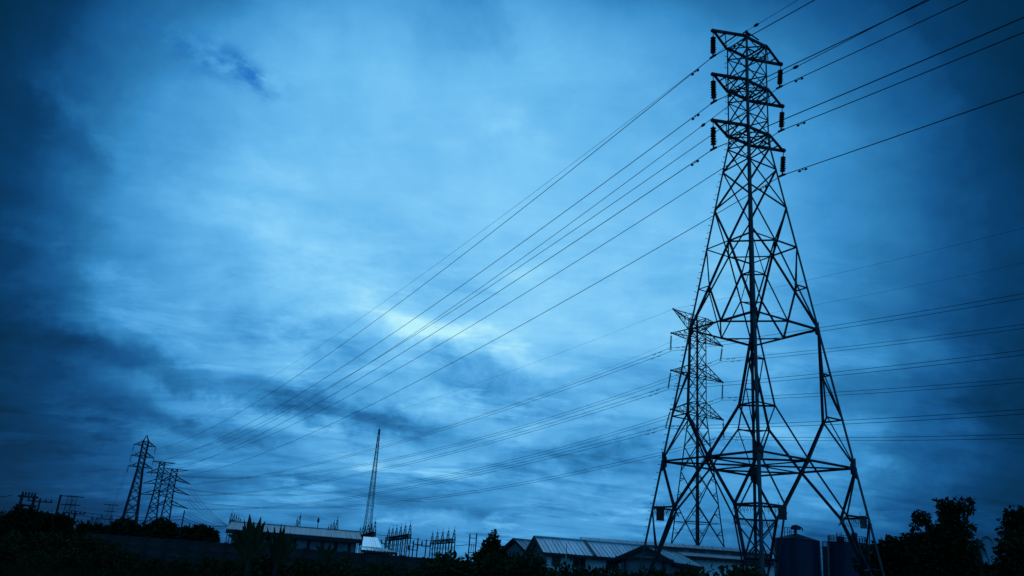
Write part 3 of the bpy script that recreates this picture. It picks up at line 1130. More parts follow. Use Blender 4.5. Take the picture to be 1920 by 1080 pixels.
# twin bundles of the second tower
G2L = 'paired wires from the horned pylon to the T-topped pylons'
G2R = 'paired wires from the horned pylon off to the right'
nm2 = {'L1': 'near top', 'L2': 'near middle', 'L3': 'near bottom', 'R1': 'far top', 'R2': 'far middle', 'R3': 'far bottom'}
t2l = {'L1': (925.5, 774), 'R1': (1010.5, 791), 'L2': (919, 829), 'R2': (793, 900), 'L3': (840.5, 900), 'R3': (1014, 900)}
t2r = {'L1': (1919, 555), 'R1': (1919, 612), 'L2': (1919, 661), 'R2': (1919, 713), 'L3': (1919, 772), 'R3': (1919, 818)}
for k in t2l:
    tgt = (ARMSC if k[0] == 'L' else ARMSB)['R' + k[1]]
    A0 = BOT2[k]
    s = fit_sag(A0, tgt, *t2l[k])
    B0 = fit_far(A0, -LINE, 230, 5.5, *t2r[k])
    for q, (o, wd) in enumerate(((Vector((0, 0, .22)) + ARM2 * .22, 'upper'), (Vector((0, 0, -.22)) - ARM2 * .22, 'lower'))):
        wire(A0 + o, tgt + o * .5, s, .036, f'{wd} wire of the {nm2[k]} pair from the horned pylon to the T-topped pylons', G2L, n=50,
             dampers=((2.2 + q * .8, 'damper'), (3.6 + q * .8, 'damper')))
        wire(A0 + o, B0 + o, 5.5, .034, f'{wd} wire of the {nm2[k]} pair leaving the horned pylon to the right', G2R, n=90,
             dampers=((2.2 + q * .8, 'damper'), (3.6 + q * .8, 'damper')))
for k, tg, p1, p2, w in (('L0', Vector((FC.x, FC.y, ZC)), (680, 791), (1910, 430), 'nearer'), ('R0', Vector((FB.x, FB.y, ZB)), (853, 793), (1910, 495), 'farther')):
    A0 = TIPS2[k]
    s = fit_sag(A0, tg, *p1)
    wire(A0, tg, s, .016, f'faint shield wire from the {w} horn of the horned pylon to the T-topped pylons', G2L, 'earth_wire', 50)
    B0 = fit_far(A0, -LINE, 230, 5, *p2)
    wire(A0, B0, 5, .016, f'faint shield wire from the {w} horn of the horned pylon off to the right', G2R, 'earth_wire', 90)
# slack downleads from the T-topped pylon to the switchyard portal
GD = 'slack downleads from the T-topped pylon to the switchyard'
E0 = at(428, 985, 262)
for i, (px, py, w) in enumerate(((425, 984, 'upper'), (427, 986, 'middle'), (430, 989, 'lower'))):
    for q in (0, 1):
        a = ARMSC['R' + str(i + 1)] + Vector((0, 0, -.8 - .3 * q)) - ARMB * (-1.0 * q)
        wire(a, at(px + q * 2, py + q, 262), 1.0 + .5 * q, .045, f'{("outer", "inner")[q]} {w} downlead sloping from the T-topped pylon to the warehouse end', GD, n=20)
# lines from the peaked pylon going away behind
for i in (1, 2, 3):
    t = BOTA['L' + str(i)]
    B = t + Vector((-120, 260, 0))
    B.z = t.z - 18
    wire(t, B, 4, .02, f'distant wire dropping away behind the peaked pylon from its {("top", "middle", "bottom")[i-1]} outer arm', 'wires beyond the peaked pylon', n=24)


# ------------------------------------------------------------------ radio mast
pm = at(688, 1000, 215)
ztm = zat(712.5, 806, 215)
mast = thing('radio_mast', (pm.x, pm.y, 0), 'slim tapering lattice radio mast with red and white bands behind the warehouse', 'mast')


def hm(z):
    return 1.45 * (1 - z / ztm) + .22 * (z / ztm)


FM = Frame(pm.x, pm.y, math.radians(37), hm)
nb_ = 7
for i in range(nb_):
    z0, z1 = ztm * i / nb_, ztm * (i + 1) / nb_
    mm_ = REDST if i % 2 == 0 else WHITEST
    mb = MB()
    for k in 'FRBL':
        mb.bar(FM.c(k, z0), FM.c(k, z1), .10)
    ns = 3
    for j in range(ns):
        za, zb = z0 + (z1 - z0) * j / ns, z0 + (z1 - z0) * (j + 1) / ns
        for f in FACES:
            mb.bar(FM.c(f[0], za), FM.c(f[1], zb), .045)
            mb.bar(FM.c(f[1], za), FM.c(f[0], zb), .045)
            mb.bar(FM.c(f[0], zb), FM.c(f[1], zb), .045)
    sg = mb.build('mast_section', mm_, mast)
MB().tube([(pm.x, pm.y, ztm - .3), (pm.x, pm.y, ztm + .9)], .05, 6).build('lightning_rod', REDST, mast)
MB().box((pm.x, pm.y, ztm + .05), .5, .5, .12, .3).build('top_platform', STEEL2, mast)

# ------------------------------------------------------------------ switchyard portals
def lattice_col(mb, x, y, z0, z1, w0, w1, rz):
    cs = []
    for sx, sy in ((-1, -1), (1, -1), (1, 1), (-1, 1)):
        X, Y = sx * math.cos(rz) - sy * math.sin(rz), sx * math.sin(rz) + sy * math.cos(rz)
        cs.append((X, Y))
    P = lambda i, z: Vector((x + cs[i % 4][0] * (w0 + (w1 - w0) * (z - z0) / (z1 - z0)) / 2, y + cs[i % 4][1] * (w0 + (w1 - w0) * (z - z0) / (z1 - z0)) / 2, z))
    for i in range(4):
        mb.bar(P(i, z0), P(i, z1), .085)
    n = max(3, int((z1 - z0) / 1.0))
    for j in range(n):
        za, zb = z0 + (z1 - z0) * j / n, z0 + (z1 - z0) * (j + 1) / n
        for i in range(4):
            mb.bar(P(i, za) if j % 2 else P(i + 1, za), P(i + 1, zb) if j % 2 else P(i, zb), .05)


def portal(pts, top_y, beam_y, dists, label, group='switchyard portals', clutter=True, m=STEEL2, spires=True):
    """row of lattice columns with spires, joined by one lattice beam"""
    (x0, x1), (t0, t1), (b0, b1), (d0, d1) = pts, top_y, beam_y, dists
    A, B = at(x0, b0, d0), at(x1, b1, d1)
    zt = (zat(x0, t0, d0) + zat(x1, t1, d1)) / 2
    zb = (A.z + B.z) / 2
    n = portal.n
    rt = thing('switchyard_portal', ((A.x + B.x) / 2, (A.y + B.y) / 2, 0), label, 'gantry', group)
    dv = Vector((B.x - A.x, B.y - A.y, 0))
    rz = math.atan2(dv.y, dv.x)
    for i in range(n):
        p = lerp(A, B, i / (n - 1))
        mb = MB()
        lattice_col(mb, p.x, p.y, 0, zb, .62, .48, rz)
        mb.build('column', m, rt)
        if spires:
            mb = MB()
            lattice_col(mb, p.x, p.y, zb, zt - .6, .48, .1, rz)
            mb.tube([(p.x, p.y, zt - .7), (p.x, p.y, zt)], .035, 5)
            mb.build('spire', m, rt)
    mb = MB()
    sd_ = Vector((-dv.y, dv.x, 0)).normalized() * .28
    A2, B2 = Vector((A.x, A.y, zb)), Vector((B.x, B.y, zb))
    up = Vector((0, 0, .62))
    for o in (sd_, -sd_):
        mb.bar(A2 + o, B2 + o, .12)
        mb.bar(A2 + o - up, B2 + o - up, .12)
    k = int(dv.length / .8)
    for i in range(k):
        for o in (sd_, -sd_):
            a, b = lerp(A2, B2, i / k), lerp(A2, B2, (i + 1) / k)
            mb.bar(a + o - (up if i % 2 else Vector()), b + o - (Vector() if i % 2 else up), .07)
        mb.bar(lerp(A2, B2, i / k) + sd_, lerp(A2, B2, (i + 1) / k) - sd_, .07)
    mb.build('beam', REDST, rt)
    if clutter:
        for i in range(n - 1):
            for q in (.3, .7):
                p = lerp(A2, B2, (i + q) / (n - 1))
                mb = MB().lathe([(.05, 0), (.12, -.05), (.12, -.15), (.05, -.2), (.12, -.3), (.12, -.4), (.05, -.45), (.12, -.55), (.12, -.65), (.05, -.7), (.12, -.8), (.12, -.9), (.03, -1.3)],
                               (p.x, p.y, zb - .62), 8)
                mb.build('hanging_insulator', BLACKI, rt, smooth=True)
    return rt, A2, B2


portal.n = 6
R1, PA1, PB1 = portal((728, 768), (987, 976), (1008.5, 1001), (177, 150), 'switchyard portal with six spires right beside the white-roofed shed')
portal((674, 702), (986, 970), (1007, 996), (186, 150), 'switchyard portal with spires around the foot of the radio mast')
portal.n = 5
R2, PA2, PB2 = portal((810, 851), (994, 986), (1015.5, 1009), (177, 155), 'switchyard portal with five spires by the conical tree')
portal((433, 450), (956, 968), (974, 983), (205, 232), 'switchyard portal with spires over the far end of the warehouse')
portal.n = 4
portal((614, 631), (984, 965), (1003, 990), (190, 152), 'switchyard portal with four spires poking over the warehouse roof middle')
portal.n = 2
portal((554, 559), (968, 960), (998, 996), (175, 158), 'dark pair of spires seen end-on above the warehouse roof', clutter=False)

# H frame and small posts in the yard
p1, p2 = at(878.5, 1036, 160), at(891, 1038, 160)
hf = thing('switch_frame', ((p1.x + p2.x) / 2, (p1.y + p2.y) / 2, 0), 'open ladder-like steel frame left of the conical tree', 'frame')
zt = zat(878.5, 1001, 160)
for p in (p1, p2):
    MB().bar((p.x, p.y, 0), (p.x, p.y, zt + (.2 if p is p2 else 0)), .22).build('post', STEEL2, hf)
for f_ in (.62, .78, .92):
    MB().bar((p1.x, p1.y, zt * f_), (p2.x, p2.y, zt * f_), .12).build('crossbar', STEEL2, hf)
for q in (.33, .66):
    a = lerp(p1, p2, q)
    MB().bar((a.x, a.y, zt * .62), (a.x, a.y, zt * .78), .1).build('hanger', STEEL2, hf)
for j, (px, ty, d, lab) in enumerate(((781, 1008, 165, 'post with a crosspiece between the two spired portals'), (797, 1011, 168, 'second post with a crosspiece, nearer the five-spired portal'),
                                      (773, 1019, 158, 'short equipment post under the six-spired portal'), (720, 1006, 180, 'slim busbar post behind the white-roofed shed'))):
    b = at(px, 1040, d)
    z = zat(px, ty, d)
    po = thing('equipment_post', (b.x, b.y, 0), lab, 'post', 'equipment posts in the switchyard')
    MB().tube([(b.x, b.y, 0), (b.x, b.y, z)], .12, 6).build('post', STEEL2, po)
    MB().bar((b.x - .9, b.y, z * .82), (b.x + .9, b.y, z * .82), .14).build('crosspiece', STEEL2, po)
    for s in (-.8, 0, .8):
        MB().lathe([(.1, 0), (.16, .1), (.1, .2), (.16, .3), (.1, .4), (.16, .5), (.06, .7)], (b.x + s, b.y, z * .82 + .06), 8).build('bushing', BLACKI, po)
for a, b, lab in ((at(700, 1000, 172), at(728, 1004, 172), 'busbar from the mast-side portal to the six-spired portal'), (at(768, 1008, 152), at(811, 1014, 165), 'upper busbar between the six-spired and five-spired portals'),
                  (at(768, 1017, 152), at(811, 1023, 165), 'lower busbar between the six-spired and five-spired portals'), (at(852, 1022, 156), at(878, 1020, 160), 'busbar from the five-spired portal to the ladder-like frame')):
    wire(a, b, .15, .045, lab, 'busbars in the switchyard', 'busbar', 8)
b = at(595, 990, 150)
po = thing('lightning_pole', (b.x, b.y, 0), 'single slender pole with a knob above the warehouse roof', 'pole')
MB().tube([(b.x, b.y, 0), (b.x, b.y, zat(596, 969, 150))], [.11, .05], 6).build('shaft', STEEL2, po)
MB().lathe([(.05, 0), (.17, .15), (.2, .4), (.17, .65), (.05, .8)], (b.x, b.y, zat(596, 976, 150) - .4), 8).build('knob', BLACKI, po)

# transformer block in the yard
b = at(742, 1040, 165)
tr = thing('transformer', (b.x, b.y, 0), 'dark transformer with radiator fins under the six-spired portal', 'transformer')
MB().box((b.x, b.y, 1.6), 3.4, 2.2, 3.0, .3).build('tank', STEEL2, tr)
for i in range(6):
    MB().box((b.x - 1.4 + i * .56, b.y - 1.5, 1.5), .12, .8, 2.2, .0).build('radiator_fin', STEEL2, tr)
for i in range(3):
    MB().lathe([(.16, 0), (.2, .2), (.14, .3), (.2, .5), (.14, .6), (.18, .8), (.06, 1.3)], (b.x - 1 + i, b.y, 3.1), 8).build('bushing', BLACKI, tr)

# ------------------------------------------------------------------ buildings
def sheet_roof(root, a, b, c, d, m, nsheets, t=.05, name='roof_sheet'):
    """roof slope a-b (eave) d-c (ridge): separate overlapping ribbed sheets"""
    a, b, c, d = map(Vector, (a, b, c, d))
    n = (b - a).cross(d - a).normalized()
    if n.z < 0:
        n = -n
    rnd = random.Random(nsheets)
    for i in range(nsheets):
        t0, t1 = i / nsheets, (i + 1) / nsheets
        off = n * (.004 * (i % 2) + rnd.uniform(0, .012))
        A, B, C, D = lerp(a, b, t0) + off, lerp(a, b, t1) + off, lerp(d, c, t1) + off, lerp(d, c, t0) + off
        mb = MB()
        mb.poly_prism([A, B, C, D], n, t)
        e = (B - A).normalized()
        for q in (.06, .5, .94):
            P, R_ = lerp(A, B, q) + n * .02, lerp(D, C, q) + n * .02
            mb.bar(P, R_, .04, .035, n)
        mb.build(name, m, root)


def quad_wall(root, a, b, z0, z1, m, name='wall', t=.2):
    a, b = Vector((a[0], a[1], 0)), Vector((b[0], b[1], 0))
    d = (b - a)
    n = Vector((d.y, -d.x, 0)).normalized()
    mb = MB()
    A, B = Vector((a.x, a.y, z0)), Vector((b.x, b.y, z0))
    mb.poly_prism([A, B, Vector((b.x, b.y, z1)), Vector((a.x, a.y, z1))], n, t)
    return mb.build(name, m, root)


# long warehouse
DW = 118.
eL, eR = at(424, 992, DW), at(679, 1010.5, DW)
ze = (eL.z + eR.z) / 2
eL.z = eR.z = ze
back = Vector((0, 1, 0))
rv = (Vector((eR.x - eL.x, eR.y - eL.y, 0))).normalized()
bk = Vector((-rv.y, rv.x, 0))
ridge_rise = zat(550, 987.5, DW + 7) - ze
wh = thing('warehouse', ((eL.x + eR.x) / 2, (eL.y + eR.y) / 2 + 6, 0), 'long low warehouse with pale ribbed metal roof behind the banana plants', 'warehouse')
up = Vector((0, 0, 1))
sheet_roof(wh, eL, eR, eR + bk * 7 + up * ridge_rise, eL + bk * 7 + up * ridge_rise, ROOF, 26)
sheet_roof(wh, eR + bk * 14.2, eL + bk * 14.2, eL + bk * 7.1 + up * ridge_rise, eR + bk * 7.1 + up * ridge_rise, ROOF, 13)
MB().bar(eL + bk * 7.05 + up * (ridge_rise + .06), eR + bk * 7.05 + up * (ridge_rise + .06), .4, .1).build('ridge_cap', ROOF, wh)
MB().bar(eL - bk * .05 - up * .30, eR - bk * .05 - up * .30, .12, .48).build('fascia', FASCIA, wh)
wl, wr = eL + rv * .8 + bk * .9, eR - rv * .6 + bk * .9
quad_wall(wh, wl, wr, 0, ze - .05, PLASTERG)
quad_wall(wh, wr, wr + bk * 12, 0, ze - .05, PLASTERG)
quad_wall(wh, wl + bk * 12, wl, 0, ze - .05, PLASTERG)
for pe, s in ((wl, -1), (wr, 1)):
    mb = MB()
    q = Vector((pe.x, pe.y, ze))
    mb.poly_prism([q - bk * .5, q + bk * 12.5, q + bk * 6.1 + up * (ridge_rise - .12)], rv * s, .2)
    mb.build('gable', PLASTERG, wh)
for i in range(9):
    q = lerp(wl, wr, (i + .5) / 9)
    MB().box((q.x - bk.x * .08, q.y - bk.y * .08, ze / 2 - .2), .35, .18, ze - .5, math.atan2(rv.y, rv.x)).build('pilaster', CONC2, wh)

# white-roofed shed in front of its end
DS = 103.
sh = thing('shed', (at(702, 1040, DS).x, at(702, 1040, DS).y, 0), 'small shed with the brightest white roof and a lean-to, at the warehouse end', 'shed')
s1, s2 = at(678.5, 1024.5, DS), at(716, 1027, DS)
z = (s1.z + s2.z) / 2
s1.z = s2.z = z
v = (s2 - s1).normalized()
vb = Vector((-v.y, v.x, 0))
zr = zat(690, 1007, DS + 4.4)
t1 = s1 + vb * 4.4
t1.z = zr
t2 = lerp(s1, s2, .74) + vb * 4.4
t2.z = zr
sheet_roof(sh, s1, s2, t2, t1, ROOFW, 4)
# back slope and hip end
l1 = s1 - vb * 1.1
l1.z = zat(678.5, 1030.5, DS - 1)
l2 = lerp(s1, s2, 1.0) + v * 1.7 - vb * 1.1
l2.z = l1.z - .02
sheet_roof(sh, l1, l2, s2 + v * .12 - up * .06, s1 - up * .06, ROOFW, 5, name='lean_to_sheet')
mb = MB()
mb.poly_prism([l2 - up * .06, l2 + vb * 6 - up * .06, t2 - up * .08], Vector((v.x, v.y, 1)), .05)
mb.build('hip_end', ROOFG, sh)
mb = MB()
mb.poly_prism([t2, s2 + vb * 8.8 , s1 + vb * 8.8, t1], Vector((vb.x, vb.y, 1)), .05)
mb.build('back_slope', ROOFW, sh)
MB().bar(l1 - up * .16, l2 - up * .16, .1, .22).build('fascia', FASCIA, sh)
quad_wall(sh, s1 + v * .3, s2 - v * .3 + v * 1.2, 0, l1.z - .1, CONC2)
quad_wall(sh, s2 + v * .9, s2 + v * .9 + vb * 6, 0, l1.z - .1, CONC2)
quad_wall(sh, s1 + v * .3 + vb * 6, s1 + v * .3, 0, l1.z - .1, CONC2)

# perimeter wall of precast panels
wa, wb_ = at(165, 1001, 95), at(905, 1053, 86)
wz = 3.05
wd = Vector((wb_.x - wa.x, wb_.y - wa.y, 0))
NP = 20
pw = thing('perimeter_wall', ((wa.x + wb_.x) / 2, (wa.y + wb_.y) / 2, 0), 'long grey precast concrete perimeter wall in front of the warehouse', 'wall')
rzw = math.atan2(wd.y, wd.x)
pme = None
for i in range(NP + 1):
    q = lerp(wa, wb_, i / NP)
    o = MB().box((0, 0, (wz + .08) / 2), .24, .26, wz + .08).build('post', CONC2, pw, origin=(0, 0, 0)) if i == 0 else p0.copy()
    if i == 0:
        p0 = o
    else:
        COL.objects.link(o)
    o.location = Vector((q.x, q.y, 0)) - Vector(pw['_o'])
    o.rotation_euler = (0, 0, rzw)
for i in range(NP):
    for r_ in range(4):
        q = lerp(wa, wb_, (i + .5) / NP)
        h = wz / 4
        if i == 0 and r_ == 0:
            pp = MB().box((0, 0, 0), wd.length / NP - .23, .09, h - .004).build('panel', CONC, pw, origin=(0, 0, 0))
            o = pp
        else:
            o = pp.copy()
            COL.objects.link(o)
        o.location = Vector((q.x, q.y, h * (r_ + .5))) - Vector(pw['_o'])
        o.rotation_euler = (random.uniform(-.008, .008), 0, rzw + random.uniform(-.004, .004))


def gable_house(name, cx, cy, rz, ln, wd_, ze, zr, label, cat, over=.5, wall=PLASTER, roof=ROOF, nsh=12, back=True, gable_m=None):
    """ridge along local x"""
    ex, ey = Vector((math.cos(rz), math.sin(rz), 0)), Vector((-math.sin(rz), math.cos(rz), 0))
    c = Vector((cx, cy, 0))
    rt = thing(name, c, label, cat)
    L_, W_ = ln / 2, wd_ / 2
    P = lambda x, y, z: c + ex * x + ey * y + up * z
    slope = (zr - ze) / (W_ + over)
    sheet_roof(rt, P(-L_ - over, -W_ - over, ze), P(L_ + over, -W_ - over, ze), P(L_ + over, 0, zr), P(-L_ - over, 0, zr), roof, nsh)
    sheet_roof(rt, P(L_ + over, W_ + over, ze), P(-L_ - over, W_ + over, ze), P(-L_ - over, .02, zr), P(L_ + over, .02, zr), roof, max(4, nsh // 2))
    MB().bar(P(-L_ - over, .01, zr + .05), P(L_ + over, .01, zr + .05), .35, .09).build('ridge_cap', roof, rt)
    for s in (-1, 1):
        MB().bar(P(s * (L_ + over + .05), -W_ - over, ze - .08), P(s * (L_ + over + .05), 0, zr - .08), .08, .30).build('barge_board', FASCIA, rt)
        MB().bar(P(s * (L_ + over + .05), W_ + over, ze - .08), P(s * (L_ + over + .05), 0, zr - .08), .08, .30).build('barge_board', FASCIA, rt)
        MB().bar(P(-L_ - over, s * (W_ + over + .06), ze - .14), P(L_ + over, s * (W_ + over + .06), ze - .14), .1, .26).build('fascia', FASCIA, rt)
    zw = ze + slope * over - .08
    quad_wall(rt, P(-L_, -W_, 0), P(L_, -W_, 0), 0, zw, wall)
    quad_wall(rt, P(L_, W_, 0), P(-L_, W_, 0), 0, zw, wall)
    for s in (-1, 1):
        mb = MB()
        pts = [P(s * L_, -W_ + .01, 0), P(s * L_, W_ - .01, 0), P(s * L_, W_ - .01, zw - .02), P(s * L_, 0, zr - .12), P(s * L_, -W_ + .01, zw - .02)]
        mb.poly_prism(pts, ex * s, .18)
        mb.build('gable_wall', gable_m or wall, rt)
    return rt, P


def window(rt, P, x, z, w, h, y, ny=-1):
    """frame with two panes on the local -y wall at height z"""
    fr = MB()
    e = P(1, 0, 0) - P(0, 0, 0)
    nn = (P(0, ny, 0) - P(0, 0, 0))
    c = P(x, y, z) + nn * .03
    for s in (-1, 1):
        fr.bar(c + e * (s * w / 2) - up * h / 2, c + e * (s * w / 2) + up * h / 2, .09)
        fr.bar(c - e * (w / 2) + up * (s * h / 2), c + e * (w / 2) + up * (s * h / 2), .09)
    fr.bar(c - up * h / 2, c + up * h / 2, .06)
    o = fr.build('window', FRAME, rt)
    for s in (-1, 1):
        q = c + e * (s * w / 4)
        pb = MB()
        pb.poly_prism([q - e * (w / 4 - .04) - up * (h / 2 - .04), q + e * (w / 4 - .04) - up * (h / 2 - .04), q + e * (w / 4 - .04) + up * (h / 2 - .04), q - e * (w / 4 - .04) + up * (h / 2 - .04)], nn, .02)
        pb.build('pane', WINDOW, o)
    return o


# white-walled house: the near gable end turned a little to the camera
DH = 84.
zr = zat(1004, 1006, DH)
c0 = at(1004, 1006, DH)
c1 = at(1207, 1023, DH * 1.035)
ridge = Vector((c1.x - c0.x, c1.y - c0.y, 0))
rzh = math.atan2(ridge.y, ridge.x)
mid = (Vector((c0.x, c0.y, 0)) + Vector((c1.x, c1.y, 0))) / 2
zeH = zat(1090, 1040.5, DH - 3.5)
H1, PH = gable_house('house', mid.x, mid.y, rzh, ridge.length - .9, 7.0, zeH, zr, 'white-walled house with pale metal roof, dark eave and two windows', 'house', .55, PLASTER, ROOFH, 14, gable_m=PLASTERG)  # gable ends get the darker grey: their shade is put into the colour
Lh = (ridge.length - .9) / 2
zw0 = zat(1040, 1052, DH - 3.5)
for x_, w_ in ((-Lh + .85, .75), (-Lh + 3.05, 1.15), (-Lh + 6.2, 1.1)):
    window(H1, PH, x_, zw0, w_, .72, -3.5)
q = PH(-Lh + .95, -3.75, 0)
MB().tube([PH(-Lh + 1.6, -4.2, 0), PH(-Lh + 1.6, -4.2, zat(1032, 1018, DH - 4)), PH(-Lh + 1.45, -4.2, zat(1031, 1016.5, DH - 4))], .045, 6).build('vent_pipe', PIPE, H1)
MB().bar(PH(Lh * -.12, -4.08, zeH + .06), PH(Lh * -.12, -.05, zr + .04), .28, .06).build('roof_flashing', mat('green_flashing', (.03, .08, .07), (.05, .11, .09), .6), H1)

# small gable behind it to the left
c = at(960, 1010, 104)
H0, P0_ = gable_house('outbuilding', c.x + 4.0, c.y + 1.6, rzh + .25, 7.5, 6.2, zat(945, 1031, 102), zat(960, 1010, 104), 'smaller gabled outbuilding half hidden behind the white-walled house', 'outbuilding', .45, PLASTERG, ROOFG, 8)

# open-fronted gable shelter at the right end of the house
D2_ = 74.
ca = at(1208, 1023.5, D2_)
rzp = math.radians(62)
zeP = zat(1172, 1048, D2_ - 1)
zrP = ca.z
ey_ = Vector((-math.sin(rzp), math.cos(rzp), 0))
ex_ = Vector((math.cos(rzp), math.sin(rzp), 0))
cp = Vector((ca.x, ca.y, 0)) + ex_ * 4.6
HP, PP = gable_house('shelter', cp.x, cp.y, rzp, 8.4, 4.3, zeP, zrP, 'gabled grey shelter with dark tie beam facing the camera between house and tower leg', 'shelter', .4, PLASTERG, ROOFW, 10)
MB().bar(PP(-4.66, -2.5, zeP + .12), PP(-4.66, 2.5, zeP + .12), .14, .2).build('tie_beam', FASCIA, HP)
for y_ in (-1.6, 1.7):
    MB().bar(PP(-4.5, y_, 0), PP(-4.5, y_, zeP + .1), .16).build('porch_post', FASCIA, HP)

# the long clerestory shed behind
DG = 122.
ga_, gb_ = at(1088, 1007, DG), at(1440, 1039, DG * 1.04)
rg = Vector((gb_.x - ga_.x, gb_.y - ga_.y, 0))
rzg = math.atan2(rg.y, rg.x)
exg, eyg = rg.normalized(), Vector((-rg.normalized().y, rg.normalized().x, 0))
mg = Vector((ga_.x, ga_.y, 0)) + exg * (rg.length / 2)
zrg = ga_.z
BS = thing('factory_shed', mg, 'long pale factory shed with raised clerestory roof seen through the tower legs', 'factory')
PG = lambda x, y, z: mg + exg * x + eyg * y + up * z
Lg = rg.length / 2
zlow = zat(1300, 1043, DG - 6)
sheet_roof(BS, PG(-Lg, -1.6, zrg - .45), PG(Lg, -1.6, zrg - .45), PG(Lg, 0, zrg), PG(-Lg, 0, zrg), ROOFG, 20)
sheet_roof(BS, PG(Lg, 1.6, zrg - .45), PG(-Lg, 1.6, zrg - .45), PG(-Lg, .02, zrg), PG(Lg, .02, zrg), ROOFG, 10)
MB().poly_prism([PG(-Lg, -1.3, zrg - 1.1), PG(Lg, -1.3, zrg - 1.1), PG(Lg, -1.3, zrg - .5), PG(-Lg, -1.3, zrg - .5)], -eyg, .1).build('clerestory_wall', PLASTERG, BS)
MB().bar(PG(-Lg, -1.62, zrg - .56), PG(Lg, -1.62, zrg - .56), .08, .16).build('clerestory_fascia', FASCIA, BS)
for i in range(9):
    x_ = -Lg + (i + .5) * 2 * Lg / 9
    MB().poly_prism([PG(x_ - 1.1, -1.36, zrg - 1.02), PG(x_ + 1.1, -1.36, zrg - 1.02), PG(x_ + 1.1, -1.36, zrg - .64), PG(x_ - 1.1, -1.36, zrg - .64)], -eyg, .03).build('clerestory_window', WINDOW, BS)
sheet_roof(BS, PG(-Lg - .3, -9, zlow), PG(Lg, -9, zlow), PG(Lg, -1.35, zrg - 1.0), PG(-Lg - .3, -1.35, zrg - 1.0), ROOF, 26)
sheet_roof(BS, PG(Lg, 9, zlow), PG(-Lg, 9, zlow), PG(-Lg, 1.3, zrg - 1.0), PG(Lg, 1.3, zrg - 1.0), ROOF, 13)
MB().bar(PG(-Lg - .3, -9.06, zlow - .16), PG(Lg, -9.06, zlow - .16), .1, .3).build('fascia', FASCIA, BS)
quad_wall(BS, PG(-Lg, -8.4, 0), PG(Lg, -8.4, 0), 0, zlow, PLASTER)
quad_wall(BS, PG(Lg, -8.38, 0), PG(Lg, 8.4, 0), 0, zlow, PLASTER)
quad_wall(BS, PG(-Lg, 8.4, 0), PG(-Lg, -8.38, 0), 0, zlow, PLASTER)
for i in range(40):
    x_ = -Lg + (i + .5) * 2 * Lg / 40
    MB().box(PG(x_, -9.2, zlow - .32), .22, .2, .16, rzg).build('eave_bracket', FASCIA, BS)

# ------------------------------------------------------------------ tanks
def tank(px0, px1, ptop, d, label, cone, rail, m=TANK):
    a, b = at(px0, ptop, d), at(px1, ptop + (px1 - px0) * .0736 * .5, d)
    c = (a + b) / 2
    r = (Vector((a.x, a.y, 0)) - Vector((b.x, b.y, 0))).length / 2
    zt_ = c.z
    rt = thing('storage_tank', (c.x, c.y, 0), label, 'tank', 'storage tanks')
    prof = [(r + .02, 0)]
    nz = 5
    for i in range(nz):
        z0, z1 = zt_ * i / nz, zt_ * (i + 1) / nz
        prof += [(r, z0 + .03), (r, z1 - .03), (r + .02, z1 - .01)]
    MB().lathe(prof, (c.x, c.y, 0), 48).build('shell', m, rt, smooth=False)
    MB().lathe([(r + .06, zt_ - .04), (r + .06, zt_ + .05), (r + .02, zt_ + .06), (.25, zt_ + cone), (.05, zt_ + cone + .02)], (c.x, c.y, 0), 48).build('roof', TANKD, rt)
    return rt, c, r, zt_


tk, c, r, z = tank(1450, 1536, 1011.5, 92, 'blue-grey storage tank with conical roof and mushroom vent', .62, False)
MB().lathe([(.11, 0), (.11, .5), (.16, .52), (.42, .58), (.50, .50), (.52, .46), (.5, .62), (.36, .84), (.1, .92)], (c.x, c.y, z + .58), 14).build('mushroom_vent', TANKD, tk)
MB().tube([(c.x + .4, c.y, z + 1.35), (c.x + .62, c.y - .1, z + 1.2), (c.x + .66, c.y - .1, z + .95)], .07, 6).build('vent_flap', TANKD, tk)
rl = MB()
for i in range(5):
    a = math.radians(200 + i * 12)
    q = Vector((c.x + r * .78 * math.cos(a), c.y + r * .78 * math.sin(a), z + .15))
    rl.bar(q, q + up * .95, .05)
    if i:
        rl.bar(qq_ + up * .93, q + up * .93, .05)
        rl.bar(qq_ + up * .5, q + up * .5, .04)
    qq_ = q
rl.bar(qq_ + up * .9, Vector((c.x, c.y, z + 1.0)), .04)
rl.build('roof_rail', TANKD, tk)
def ladder(rt, c, r, z, ang):
    d_ = Vector((math.cos(ang), math.sin(ang), 0))
    t_ = Vector((-d_.y, d_.x, 0))
    q = Vector((c.x, c.y, 0)) + d_ * (r + .16)
    for s_ in (-.22, .22):
        MB().bar(q + t_ * s_ + up * .3, q + t_ * s_ + up * (z + .9), .05).build('ladder_rail', TANKD, rt)
    mb = MB()
    k_ = 0
    while .5 + k_ * .3 < z + .8:
        mb.bar(q - t_ * .22 + up * (.5 + k_ * .3), q + t_ * .22 + up * (.5 + k_ * .3), .03)
        k_ += 1
    mb.build('ladder_rungs', TANKD, rt)['kind'] = 'stuff'
    for k_ in range(10):
        a_ = 2 * math.pi * k_ / 10 + .2
        e_ = Vector((math.cos(a_), math.sin(a_), 0))
        b_ = Vector((c.x, c.y, 0)) + e_ * (r + .012)
        z0_ = z * (k_ % 5) / 5
        MB().bar(b_ + up * (z0_ + .05), b_ + up * (z0_ + z / 5 - .05), .05, .05, e_).build('plate_seam', TANK, rt)


